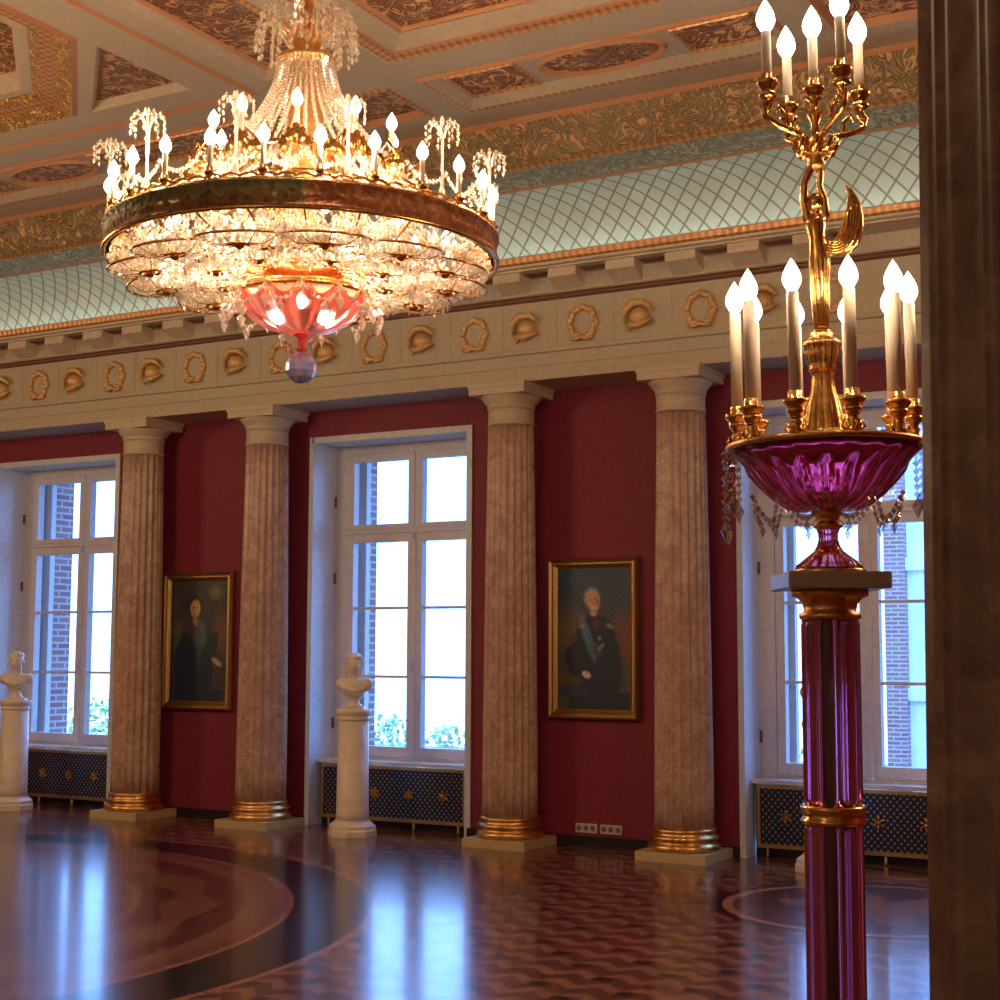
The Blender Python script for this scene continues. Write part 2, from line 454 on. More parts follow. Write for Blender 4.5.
# cove
cv = bmesh.new(); uvl = cv.loops.layers.uv.new('UVMap')
pr = []
for k in range(13):
    t = k/12*pi/2; pr.append((11.18-.56*(1-cos(t)), 4.90+.52*sin(t)))
acc = [0]
for k in range(12): acc.append(acc[-1]+hypot(pr[k+1][0]-pr[k][0], pr[k+1][1]-pr[k][1]))
A_ = [cv.verts.new((XL,y_,z_)) for y_, z_ in pr]; B_ = [cv.verts.new((XR,y_,z_)) for y_, z_ in pr]
for k in range(12):
    fc = cv.faces.new([A_[k], B_[k], B_[k+1], A_[k+1]]); fc.smooth = True
    for lp, (uu, ww) in zip(fc.loops, ((XL,acc[k]),(XR,acc[k]),(XR,acc[k+1]),(XL,acc[k+1]))): lp[uvl].uv = (uu, ww)
me = bpy.data.meshes.new('cove'); cv.to_mesh(me); cv.free(); me.materials.append(COVE)
cove = bpy.data.objects.new('trim_2', me); COL.objects.link(cove); cove['kind'] = 'structure'
MB().box(XL+.1, XR-.1, 11.03, 11.055, 4.915, 4.935).build('light_tube', TUBE, cove)
t3 = band('trim_3', [(10.62,5.42),(10.60,5.405),(10.575,5.42)], LINE)
band('leaf_band', [(10.575,5.42),(10.30,5.475)], LEAF, parent=t3)
band('bead_row', [(10.30,5.475),(10.27,5.465),(10.235,5.49)], ROPE, parent=t3)
band('scroll_frieze', [(10.235,5.49),(10.20,5.53),(10.08,5.775)], ORN_G, parent=t3)
band('upper_line', [(10.08,5.775),(10.06,5.765),(10.03,5.80)], LINE, parent=t3)
# upper closure above the cornice so no light leaks
MB().box(XL, XR, 10.9, WY+.8, 5.9, 6.3).build('trim_4', CREAM)

# ------------------------------------------------------------------ ceiling with coffers
YC = 5.9
holes = []
def rect(x0, x1, y0, y1, z): return [(x0,y0,z),(x1,y0,z),(x1,y1,z),(x0,y1,z)]
bays = [('N', -4.5), ('O', -9.86), ('N', -15.22), ('O', .86)]
Nrect, Orect, Srect, Rrect, Qrect = [], [], [], [], []
for kind, xc in bays:
    hw = 1.33 if kind == 'N' else 2.86
    x0, x1 = xc-hw, xc+hw
    for (ya, yb) in ((8.97, 9.73), (2.07, 2.83)):
        Rrect.append((x0, x1, ya, yb, xc))
    if kind == 'N':
        Nrect.append((x0, x1, 3.18, 8.62))
    else:
        Orect.append((x0-.0, x1+.0, YC-2.75, YC+2.75, xc))
for xc in (-7.14+.72, -2.58, -12.42-.72, -2.58+0):
    pass
for xs_ in (-6.42, -2.58, -13.30):
    Srect.append((xs_-.38, xs_+.38, 3.5, 8.45))
    Qrect.append((xs_-.33, xs_+.33, 9.0, 9.66))
allh = [r[:4] for r in Nrect+Orect+Srect+Rrect+Qrect]
gx = sorted(set([XL, XR]+[v_ for r in allh for v_ in r[:2]])); gy = sorted(set([YN, 10.04]+[v_ for r in allh for v_ in r[2:4]]))
gx = [g for g in gx if XL <= g <= XR]
cl = MB(); cache = {}
def cvx(x_, y_):
    k_ = (round(x_,4), round(y_,4))
    if k_ not in cache: cache[k_] = cl.v((x_, y_, CZ))
    return cache[k_]
for i in range(len(gx)-1):
    for j in range(len(gy)-1):
        cx, cy = (gx[i]+gx[i+1])/2, (gy[j]+gy[j+1])/2
        if any(r[0] < cx < r[1] and r[2] < cy < r[3] for r in allh): continue
        cl.f([cvx(gx[i],gy[j]), cvx(gx[i+1],gy[j]), cvx(gx[i+1],gy[j+1]), cvx(gx[i],gy[j+1])])
CL = cl.build('ceiling', CEIL)
MB().box(XL-.2, XR+.2, YN-.2, WY+.8, 6.3, 6.4).build('ceiling_slab', CEIL, CL)
def shrink(lp, d, z):
    """inset a convex polygon by d"""
    n = len(lp); P2 = [Vector((p_[0], p_[1])) for p_ in lp]
    cen = sum(P2, Vector((0,0)))/n; out = []
    L = []
    for i in range(n):
        a, b_ = P2[i], P2[(i+1)%n]; t = (b_-a).normalized(); nn = Vector((-t.y, t.x))
        if nn.dot(cen-a) < 0: nn = -nn
        L.append((a+nn*d, t))
    for i in range(n):
        (a, t), (c_, u_) = L[i-1], L[i]
        den = t.x*u_.y-t.y*u_.x; s_ = ((c_.x-a.x)*u_.y-(c_.y-a.y)*u_.x)/den
        q = a+t*s_; out.append((q.x, q.y, z))
    return out
def coffer(lp, steps, field, name='coffer'):
    """steps: (inset, z, material) ; the last loop is closed by the field"""
    prev = [(p_[0], p_[1], CZ) for p_ in lp]; root = None
    for (d, z_, mt, nm) in steps:
        cur = shrink(lp, d, z_)
        o = MB().loops([prev, cur]).build(nm, mt, CL); prev = cur
    MB().poly(prev).build('coffer_field', field, CL)
    return prev
STEP_A = [(.035, CZ-.02, ROPE, 'rope_moulding'), (.07, CZ-.0, LINE, 'ochre_line'), (.17, CZ+.03, CEIL, 'coffer_band'), (.21, CZ+.10, LINE, 'ochre_line'), (.25, CZ+.085, ROPE, 'rope_moulding')]
for (x0, x1, y0, y1) in Nrect:
    coffer(rect(x0, x1, y0, y1, CZ), [(.06, CZ-.03, CREAM2, 'cream_fillet'), (.13, CZ-.01, ROPE, 'rope_moulding'), (.15, CZ+.00, LINE, 'ochre_line'), (.30, CZ+.05, CEIL, 'coffer_band'), (.34, CZ+.04, ROPE, 'rope_moulding'), (.36, CZ+.06, LINE, 'ochre_line')], ORN_R)
for (x0, x1, y0, y1) in Srect:
    coffer(rect(x0, x1, y0, y1, CZ), STEP_A[:1]+[(.10, CZ+.02, CEIL, 'coffer_band'), (.12, CZ+.045, LINE, 'ochre_line')], ORN_D)
for (x0, x1, y0, y1) in Qrect:
    coffer(rect(x0, x1, y0, y1, CZ), STEP_A[:1]+[(.07, CZ+.03, LINE, 'ochre_line')], ORN_D)
for (x0, x1, y0, y1, xc) in Rrect:
    last = coffer(rect(x0, x1, y0, y1, CZ), [(.02, CZ-.02, LINE, 'ochre_line'), (.05, CZ-.01, ROPE, 'rope_moulding'), (.13, CZ+.05, CEIL, 'coffer_band')], CEIL)
    yc = (y0+y1)/2
    zf = CZ+.05
    # oval in the middle
    def ell(a, b_, z_): return [(xc+a*cos(2*pi*k/36), yc+b_*sin(2*pi*k/36), z_) for k in range(36)]
    MB().loops([ell(.50,.235,zf-.002), ell(.485,.225,zf-.03), ell(.44,.20,zf-.005)]).build('oval_rim', LINE, CL)
    MB().poly(ell(.44,.20,zf-.004)).build('oval_relief', ORN_D, CL)
    for s_ in (-1, 1):
        xa = xc+s_*.62; xb = xc+s_*((x1-x0)/2-.17)
        lo, hi = min(xa, xb), max(xa, xb)
        MB().quad((lo,y0+.18,zf-.004),(hi,y0+.18,zf-.004),(hi,y1-.18,zf-.004),(lo,y1-.18,zf-.004)).build('side_relief', ORN_R, CL)
        MB().loops([rect(lo-.03,hi+.03,y0+.15,y1-.15,zf-.003), rect(lo-.01,hi+.01,y0+.165,y1-.165,zf-.025), rect(lo,hi,y0+.18,y1-.18,zf-.006)]).build('rope_moulding', ROPE, CL)
for (x0, x1, y0, y1, xc) in Orect:
    hw = (x1-x0)/2; ap = 2.42
    sq = rect(x0, x1, y0, y1, CZ)
    fr = MB().loops([sq, shrink(sq, .03, CZ-.02), shrink(sq, .06, CZ)]).build('rope_moulding', LINE, CL)
    inn_ = shrink(sq, .06, CZ); hx = hw-.06; hy = 2.75-.06
    t_ = 2.65*math.sqrt(2)-ap
    oc = [(ap,-t_),(ap,t_),(t_,ap),(-t_,ap),(-ap,t_),(-ap,-t_),(-t_,-ap),(t_,-ap)]
    octl = [(xc+a, YC+b_, CZ) for a, b_ in oc]
    pl_ = MB()
    # ring square -> octagon (corner vertices doubled)
    sqv = [(hx,-t_),(hx,t_),(t_,hy),(-t_,hy),(-hx,t_),(-hx,-t_),(-t_,-hy),(t_,-hy)]
    sql = [(xc+a, YC+b_, CZ) for a, b_ in sqv]
    for i in (0, 2, 4, 6):
        pl_.poly([sql[i], sql[i+1], octl[i+1], octl[i]])
    tris = []
    for i, (sx, sy) in zip((1, 3, 5, 7), ((1,1),(-1,1),(-1,-1),(1,-1))):
        a_, b_ = octl[i], octl[(i+1)%8]
        c_ = (xc+sx*hx, YC+sy*hy, CZ); sa, sb = sql[i], sql[(i+1)%8]
        big = [sa, c_, sb, b_, a_]
        # triangular coffer inside the corner
        T = [(xc+sx*(hx-.36), YC+sy*1.49, CZ), (xc+sx*(hx-.33), YC+sy*(hy-.27), CZ), (xc+sx*1.47, YC+sy*(hy-.27), CZ)]
        if sx*sy < 0: sa, sb, a_, b_ = sb, sa, b_, a_
        pl_.poly([sa, c_, T[1], T[0]]); pl_.poly([c_, sb, T[2], T[1]])
        pl_.poly([T[0], T[2], b_, a_]); pl_.poly([sa, T[0], a_]); pl_.poly([sb, b_, T[2]])
        coffer(T, [(.03, CZ+.07, CEIL, 'coffer_side'), (.06, CZ+.05, ROPE, 'rope_moulding')], ORN_D)
    pl_.build('octagon_surround', CEIL, CL)
    coffer(octl, [(.04, CZ-.02, LINE, 'ochre_line'), (.16, CZ+.05, ORN_Y, 'gilt_octagon_frame'), (.26, CZ+.06, ROPE, 'rope_moulding'), (.34, CZ+.10, ORN_Y, 'gilt_octagon_frame'), (.42, CZ+.10, CEIL, 'coffer_band'), (.46, CZ+.24, CEIL, 'coffer_side')], ORN_D)

# ------------------------------------------------------------------ windows
WPY = 12.15
for i, x0 in enumerate(WIN):
    root = MB()
    d = .035
    x1 = x0+WW
    # white lining of the reveal, from the floor to the head
    root.box(x0-.0, x0+.05, WY-.02, 12.30, 0, WTOP+.03); root.box(x1-.03, x1+.03, WY-.02, 12.30, 0, WTOP+.03)
    root.box(x0+.03, x1-.03, WY-.02, 12.30, WTOP-.03, WTOP+.03)
    W = root.build('window_%d' % (i+1), WHITE)
    gxs = ((x0+.274, x0+.905, 'left'), (x0+1.065, x0+1.70, 'right')); mx = x0+.985
    y0, y1 = WPY-.04, WPY+.06
    fr = MB()
    fr.box(x0+.03, x0+.19, y0, y1, .56, 3.64); fr.box(x0+1.765, x1-.03, y0, y1, .56, 3.64)
    fr.box(x0+.19, x0+1.765, y0, y1, 3.555, 3.64); fr.box(x0+.19, x0+1.765, y0, y1, .56, .64)
    fr.box(x0+.19, x0+1.765, y0-.03, y1, 2.775, 2.815)
    fr.build('window_frame', WFRAME, W)
    for (ga, gb, nm) in gxs:
        xa = x0+.20 if nm == 'left' else mx+.008; xb = mx-.008 if nm == 'left' else x0+1.76
        for (za, zb, g0, g1, mun) in ((.645, 2.77, .74, 2.69, (1.40, 2.055)), (2.82, 3.55, 2.865, 3.48, ())):
            s_ = MB(); yy0, yy1 = WPY-.055, WPY+.03
            s_.box(xa, ga, yy0, yy1, za, zb); s_.box(gb, xb, yy0, yy1, za, zb)
            s_.box(ga, gb, yy0, yy1, za, g0); s_.box(ga, gb, yy0, yy1, g1, zb)
            for mz in mun: s_.box(ga, gb, yy0+.02, yy1-.01, mz-.013, mz+.013)
            so = s_.build('sash' if mun else 'transom_light', WFRAME, W)
            MB().box(ga, gb, WPY-.008, WPY-.002, g0, g1).build('pane', PANE, so)
    hd = MB(); hd.box(mx-.02, mx+.02, WPY-.075, WPY-.05, .66, 2.78); hd.lathe([(.012,-.06),(.016,0),(.012,.06)], 8, (mx, WPY-.09, 1.50)); hd.lathe([(.012,-.03),(.014,0),(.012,.03)], 8, (mx, WPY-.09, 2.74)); hd.build('espagnolette', WFRAME, W)
    hg = MB()
    for hz in (.95, 2.35, 3.1): hg.lathe([(.012,-.05),(.012,.05)], 8, (x0+.06, WPY-.06, hz))
    hg.build('hinge', DLINE, W)
    MB().box(x0+.03, x1-.03, 11.86, WPY-.04, .585, .615).build('window_sill', WFRAME, W)
    # brick jambs outside
    ex = MB(); ex.box(x0-.3, x0+.0, 12.56, 12.90, -.5, 4.2); ex.box(x1-.02, x1+.3, 12.56, 13.0, -.5, 4.2)
    ex.box(x0-.3, x1+.3, 12.56, 12.90, 3.85, 4.2); ex.build('outer_brick_jamb', BRICK, W)
    ow = MB()
    ow.box(x0-.05, x0+.31, 12.26, 12.33, .1, 3.72); ow.box(x1-.12, x1+.05, 12.24, 12.34, .1, 3.72)
    ow.build('outer_frame', WFRAME, W)
# radiator grilles
def grille(x0, label):
    g = thing('radiator_grille', label, 'radiator grille', (x0+.9, 11.88, 0), 0, 'gilt edged grilles under the windows')
    hw = .80
    fr = MB(); fr.box(-hw,hw,-.02,.02,.075,.105); fr.box(-hw,hw,-.02,.02,.55,.575); fr.box(-hw,-hw+.025,-.02,.02,.105,.55); fr.box(hw-.025,hw,-.02,.02,.105,.55)
    fr.build('frame', FGOLD, g)
    MB().box(-hw+.025,hw-.025,-.006,.012,.105,.55).build('lattice_panel', GRILLE, g)
    for k in (-.56,-.19,.19,.56):
        r_ = MB()
        for a in range(6):
            r_.M = Matrix.Translation((k,-.012,.325)) @ Matrix.Rotation(a*pi/3, 4, 'Y')
            r_.ball((0,0,.035), .011, 4, sz=2.2)
            r_.box(-.045,.045,-.004,.004,-.004,.004)
        r_.M = Matrix.Identity(4); r_.ball((k,-.014,.325), .017, 5)
        r_.build('rosette', OGOLD, g)
    for k in (-.72, -.24, .24, .72): MB().lathe([(.012,0),(.02,.01),(.012,.03),(.016,.075)], 10, (k,0,0)).build('foot', FGOLD, g)
    MB().box(-hw-.04,hw+.04,.06,.09,0,.57).build('back_board', DARKW, g)
    return g
grille(WIN[0], 'dark perforated radiator grille with gilt edge under the leftmost window')
grille(WIN[1], 'dark perforated radiator grille with gilt edge under the middle window, behind the bust pedestal')
grille(WIN[2], 'dark perforated radiator grille with gilt edge under the rightmost window, behind the glass pillar')

# ------------------------------------------------------------------ columns
def make_column(label, loc, marb):
    c = thing('fluted_column', label, 'column', loc, 0, 'fluted marble columns')
    hp = .30
    MB().box(-hp,hp,-hp,hp,0,.075).build('plinth', PALEST, c)
    MB().lathe([(.275,.075),(.292,.09),(.292,.115),(.275,.13),(.262,.14),(.262,.155),(.276,.165),(.276,.185),(.262,.195),(.252,.20),(.252,.225),(.258,.235),(.245,.25)], 48).build('gilt_base', BGOLD, c)
    n = 20
    def fl(a, z):
        t = (a*n/(2*pi)) % 1.0
        if t > .86: return 1.0
        return 1-.15*math.sqrt(max(0, 1-((t-.43)/.43)**2))
    def H(z): return 1
    prof = []
    for k in range(15):
        t = k/14; z_ = .25+(3.60-.25)*t
        prof.append((.240-.038*t**1.5, z_))
    MB().lathe(prof, 160, rf=fl, smooth=True, a0=.05).build('shaft', marb, c)
    MB().lathe([(.200,3.60),(.206,3.605),(.208,3.62),(.200,3.63),(.202,3.70),(.202,3.745)], 48).build('necking', CREAM2, c)
    MB().lathe([(.202,3.745),(.21,3.75),(.212,3.765),(.205,3.77),(.215,3.785),(.245,3.82),(.262,3.845),(.262,3.855)], 48).build('echinus', CREAM2, c)
    MB().box(-.272,.272,-.272,.272,3.855,3.915).box(-.282,.282,-.282,.282,3.915,3.952).build('abacus', CREAM2, c)
    return c
CY = 11.44
col = make_column('fluted marble column just right of the leftmost window and its bust', (-10.66, CY, 0), MARB)
dup(col, (-9.08, CY, 0), 'fluted marble column between the small portrait and the middle window')
dup(col, (-6.39, CY, 0), 'fluted marble column standing right of the middle window, left of the grey-haired portrait')
dup(col, (-4.79, CY, 0), 'fluted marble column between the grey-haired portrait and the rightmost window')
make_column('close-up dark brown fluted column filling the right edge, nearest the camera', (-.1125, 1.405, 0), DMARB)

# ------------------------------------------------------------------ portraits
def painting(w_, h_, fn, nx=72, ny=110):
    bm = bmesh.new(); cl_ = bm.loops.layers.color.new('paint') if False else None
    me = bpy.data.meshes.new('canvas'); vs = []; fs = []; cs = []
    for j in range(ny+1):
        for i in range(nx+1):
            u_, v_ = i/nx, j/ny
            vs.append(((u_-.5)*w_, 0, v_*h_)); cs.append(fn(u_, v_))
    for j in range(ny):
        for i in range(nx):
            a = j*(nx+1)+i; fs.append((a, a+1, a+nx+2, a+nx+1))
    me.from_pydata(vs, [], fs); at = me.color_attributes.new('paint', 'FLOAT_COLOR', 'POINT')
    for k, c_ in enumerate(cs): at.data[k].color = (*c_, 1)
    bm.free(); return me
m, nt, b = newmat('oil_paint'); an = nt.nodes.new('ShaderNodeVertexColor'); an.layer_name = 'paint'
nt.links.new(an.outputs[0], b.inputs['Base Color']); b.inputs['Roughness'].default_value = .45
X.nt = nt; v, x, y, z = coords(); bump(b, noise(v, 120, 3), .15, .002); OIL = m
def sm(e0, e1, t): t = max(0, min(1, (t-e0)/(e1-e0))); return t*t*(3-2*t)
def el(u_, v_, cu, cv_, ru, rv_, ang=0, soft=.15):
    du, dv = u_-cu, (v_-cv_)*1.6
    c_, s_ = cos(ang), sin(ang); a, b_ = (du*c_+dv*s_)/ru, (-du*s_+dv*c_)/(rv_*1.6)
    return 1-sm(1-soft, 1+soft, math.sqrt(a*a+b_*b_))
def mx3(a, b_, t): return tuple(a[i]*(1-t)+b_[i]*t for i in range(3))
def nz(u_, v_, s_): 
    return (sin(u_*s_*1.3+v_*s_*.7)+sin(u_*s_*-.8+v_*s_*1.9+2)+sin((u_+v_)*s_*2.3+1))/6
def fn_man(u_, v_):
    c_ = mx3((.035,.06,.10), (.11,.08,.04), sm(.85,.35,v_)*(.6+nz(u_,v_,14)))
    c_ = mx3(c_, (.16,.06,.035), el(u_,v_,.92,.50,.15,.16,0,.5)*.8)
    c_ = mx3(c_, (.14,.11,.05), el(u_,v_,.18,.55,.2,.16,0,.6)*.7)
    coat = max(el(u_,v_,.52,.30,.36,.32,0,.08), el(u_,v_,.52,.53,.27,.13,0,.12), el(u_,v_,.50,.60,.13,.07,0,.2), el(u_,v_,.26,.34,.14,.12,.5,.15))
    if v_ < .12: coat = max(coat, sm(.1,.2,u_))
    c_ = mx3(c_, (.018,.028,.055), coat)
    c_ = mx3(c_, (.10,.18,.30), el(u_,v_,.42,.50,.055,.17,.35,.3)*.8)      # sash
    c_ = mx3(c_, (.05,.10,.13), el(u_,v_,.52,.42,.08,.06,.9,.3)*.7)
    c_ = mx3(c_, (.16,.03,.05), el(u_,v_,.53,.60,.05,.04,0,.5)*.7)
    c_ = mx3(c_, (.35,.27,.16), el(u_,v_,.72,.585,.06,.015,-.3,.5)*.6+el(u_,v_,.34,.585,.05,.015,.3,.5)*.6)
    for (a, b_) in ((.58,.50),(.62,.45),(.58,.43)): c_ = mx3(c_, (.35,.32,.25), el(u_,v_,a,b_,.022,.014,0,.4)*.7)
    c_ = mx3(c_, (.10,.07,.04), el(u_,v_,.15,.20,.2,.035,0,.3)*.9)
    c_ = mx3(c_, (.03,.05,.11), el(u_,v_,.2,.13,.22,.04,0,.3)*.9)
    c_ = mx3(c_, (.62,.50,.40), el(u_,v_,.40,.245,.06,.022,-.4,.3))           # hand
    c_ = mx3(c_, (.45,.38,.30), el(u_,v_,.5,.672,.045,.018,0,.4))              # collar
    c_ = mx3(c_, (.36,.32,.26), el(u_,v_,.475,.785,.10,.066,0,.35))           # hair
    c_ = mx3(c_, (.50,.30,.19), el(u_,v_,.50,.755,.082,.072,0,.2))            # face
    c_ = mx3(c_, (.34,.16,.10), el(u_,v_,.545,.745,.035,.055,0,.5)*.7)
    c_ = mx3(c_, (.22,.11,.07), el(u_,v_,.485,.77,.022,.006,0,.5)*.8+el(u_,v_,.54,.77,.018,.006,0,.5)*.8)
    c_ = mx3(c_, (.55,.46,.36), el(u_,v_,.52,.715,.045,.014,0,.4)*.9)         # moustache
    k_ = 1+.55*nz(u_*1.7,v_*2.3,38)+.5*nz(v_,u_,90)
    return tuple(min(1, max(.006, q*1.25*k_+.003)) for q in c_)
def fn_lady(u_, v_):
    c_ = mx3((.022,.03,.055), (.06,.05,.03), .5+nz(u_,v_,12))
    c_ = mx3(c_, (.16,.15,.03), el(u_,v_,.78,.90,.10,.05,0,.6)*.8)
    c_ = mx3(c_, (.17,.07,.03), el(u_,v_,.88,.55,.14,.14,0,.6)*.7)
    c_ = mx3(c_, (.10,.10,.03), el(u_,v_,.1,.55,.12,.12,0,.6)*.5)
    b1 = max(el(u_,v_,.42,.28,.34,.32,0,.08), el(u_,v_,.46,.52,.25,.13,0,.12), el(u_,v_,.70,.40,.10,.18,-.4,.15))
    if v_ < .1: b1 = max(b1, 1-sm(.8,.95,abs(u_-.5)*2))
    c_ = mx3(c_, (.012,.022,.045), b1)
    c_ = mx3(c_, (.09,.12,.17), el(u_,v_,.52,.55,.12,.11,0,.4)*.8)
    c_ = mx3(c_, (.13,.04,.05), el(u_,v_,.34,.60,.07,.05,0,.5)*.6)
    c_ = mx3(c_, (.05,.09,.10), el(u_,v_,.5,.42,.05,.14,0,.5)*.6)
    c_ = mx3(c_, (.40,.30,.22), el(u_,v_,.83,.325,.10,.022,-.5,.3)*.9)
    c_ = mx3(c_, (.035,.02,.02), el(u_,v_,.45,.77,.13,.10,0,.25))             # dark hair
    c_ = mx3(c_, (.52,.36,.14), el(u_,v_,.435,.765,.085,.07,0,.25))
    c_ = mx3(c_, (.30,.17,.08), el(u_,v_,.405,.745,.04,.05,0,.5)*.6)
    c_ = mx3(c_, (.40,.27,.13), el(u_,v_,.44,.66,.05,.035,0,.4)*.7)
    c_ = mx3(c_, (.08,.04,.03), el(u_,v_,.40,.775,.016,.007,0,.4)+el(u_,v_,.465,.775,.016,.007,0,.4))
    k_ = 1+.55*nz(u_*1.7,v_*2.3,38)+.5*nz(v_,u_,90)
    return tuple(min(1, max(.006, q*1.25*k_+.003)) for q in c_)
def portrait(label, x0, x1, z0, z1, fn):
    w_, h_ = x1-x0, z1-z0
    t = thing('portrait_painting', label, 'painting', ((x0+x1)/2, 11.72, z0), 0, 'gilt framed portraits')
    t.rotation_euler = (radians(.0), 0, 0)
    def lp(ins, y_): return [(-w_/2+ins,y_,ins),(w_/2-ins,y_,ins),(w_/2-ins,y_,h_-ins),(-w_/2+ins,y_,h_-ins)]
    fw = .085
    MB().loops([lp(0,.03), lp(0,-.02), lp(.018,-.045), lp(.04,-.03), lp(.055,-.035), lp(.07,-.02), lp(fw,-.008), lp(fw,.01)]).build('frame', FGOLD, t)
    me = painting(w_-2*fw+.01, h_-2*fw+.01, fn); me.materials.append(OIL)
    o = bpy.data.objects.new('canvas', me); COL.objects.link(o); o.parent = t; o.location = (0, .0, fw-.005)
    MB().box(-w_/2+.03, w_/2-.03, .003, .028, .03, h_-.03).build('back_board', DARKW, t)
portrait('small gilt-framed portrait of a dark-haired person in dark dress, left of the middle window', -10.57, -9.68, 1.055, 2.425, fn_lady)
portrait('gilt-framed portrait of a grey-haired person in dark uniform with blue sash', -6.16, -5.30, 1.07, 2.45, fn_man)
def outlet(x0, label):
    t = thing('wall_outlet', label, 'outlet', (x0, WY, .15), 0, 'outlet plates on the red wall')
    MB().box(-.10,.10,-.014,0,-.038,.038).build('plate', SOCK, t)
    for k in (-.065,0,.065): MB().lathe([(.024,0),(.024,.003)], 14).build('socket', SOCKD, t)
    for ch, k in zip(t.children[1:], (-.065,0,.065)):
        ch.rotation_euler = (pi/2,0,0); ch.location = (k, -.0145, 0)
outlet(-5.815, 'pale outlet plate low on the red wall, left one of the pair')
outlet(-5.58, 'pale outlet plate low on the red wall, right one of the pair')

# ------------------------------------------------------------------ busts
def make_bust(loc, rz, label, var=0):
    t = thing('marble_bust', label, 'bust', loc, rz, 'marble busts')
    m_ = MB()
    # socle
    s_ = MB(); s_.box(-.10,.10,-.09,.09,0,.018).lathe([(.085,.018),(.085,.03),(.06,.045),(.048,.07),(.055,.095),(.075,.105)], 28)
    s_.build('socle', MWHITE, t)
    def E(c_, r_, ang=0):
        m_.M = Matrix.Translation(c_) @ Matrix.Rotation(ang, 4, 'Y') @ Matrix.Diagonal((*r_, 1)); m_.ball((0,0,0), 1, 10); m_.M = Matrix.Identity(4)
    # chest, shoulders, neck
    E((0,.0,.175), (.105,.07,.10)); E((0,.0,.225), (.155,.072,.06)); E((-.11,.01,.222), (.062,.062,.062), .4); E((.11,.01,.222), (.062,.062,.062), -.4)
    E((0,-.045,.20), (.09,.045,.06))
    m_.tube([(0,.01,.24),(0,.0,.29),(0,-.01,.35)], [.068,.050,.052], 16)
    # head
    E((0,.0,.415), (.068,.082,.078)); E((0,-.03,.375), (.052,.058,.055)); E((0,-.062,.345), (.028,.022,.02))
    E((0,-.088,.388), (.012,.018,.02)); E((0,-.080,.408), (.010,.012,.03)); E((0,-.078,.365), (.022,.012,.008))
    for s in (-1,1):
        E((s*.068,.005,.39), (.010,.018,.028)); E((s*.028,-.074,.418), (.024,.012,.008)); E((s*.026,-.070,.402), (.014,.010,.009)); E((s*.038,-.056,.378), (.022,.022,.02))
    # curls of hair
    rnd = random.Random(var)
    for k in range(46):
        a = rnd.uniform(0, 2*pi); e = rnd.uniform(.1, 1.35)
        px, py, pz = .070*cos(e)*cos(a), .082*cos(e)*sin(a), .078*sin(e)
        if py < -.035 and pz < .045: continue
        E((px, py+.003, .418+pz), (.019,.019,.017))
    if var == 1:
        for s in (-1, 1): E((s*.05,.03,.34), (.03,.035,.06))
    # drapery swag
    m_.tube([(-.15,-.01,.235),(-.08,-.062,.19),(.0,-.082,.165),(.07,-.06,.18),(.14,-.01,.24)], [.02,.024,.026,.024,.02], 8)
    m_.tube([(-.13,-.02,.20),(-.05,-.06,.145),(.03,-.065,.13),(.09,-.03,.17)], [.012,.018,.018,.012], 8)
    o = m_.build('bust_figure', MWHITE, t, recalc=False)
    rm = o.modifiers.new('remesh', 'REMESH'); rm.mode = 'VOXEL'; rm.voxel_size = .0065; rm.use_smooth_shade = True
    sm_ = o.modifiers.new('smooth', 'SMOOTH'); sm_.factor = .6; sm_.iterations = 2
    return t
def make_pedestal(loc, label):
    t = thing('bust_pedestal', label, 'pedestal', loc, 0, 'white round pedestals')
    MB().lathe([(.225,0),(.225,.05),(.215,.06),(.215,.09),(.19,.11),(.165,.125),(.158,.14)], 8, a0=pi/8, smooth=False).build('base', MWHITE, t)
    MB().lathe([(.150,.14),(.147,.2),(.137,1.02)], 36).build('drum', MWHITE, t)
    MB().lathe([(.137,1.02),(.145,1.025),(.145,1.045),(.140,1.05),(.152,1.07),(.162,1.09),(.162,1.115),(.155,1.12)], 36).build('cap', MWHITE, t)
    return t
BX = [(-12.24,'left edge of the view, before the leftmost window'), (-7.95,'middle window'), (-3.60,'rightmost window, mostly hidden by the glass pillar')]
make_pedestal((BX[0][0], 11.33, 0), 'white round pedestal at the left edge, in front of the leftmost window')
make_pedestal((BX[1][0], 11.33, 0), 'white round pedestal standing in front of the middle window grille')
make_pedestal((BX[2][0], 11.33, 0), 'white round pedestal almost hidden behind the ruby glass pillar')
make_bust((BX[0][0], 11.33, 1.12), radians(40), 'white marble bust at the left edge, in front of the leftmost window', 0)
make_bust((BX[1][0], 11.33, 1.12), radians(28), 'white marble bust on its pedestal before the middle window', 1)
make_bust((BX[2][0], 11.33, 1.12), radians(20), 'white marble bust peeking out from behind the ruby glass pillar', 2)

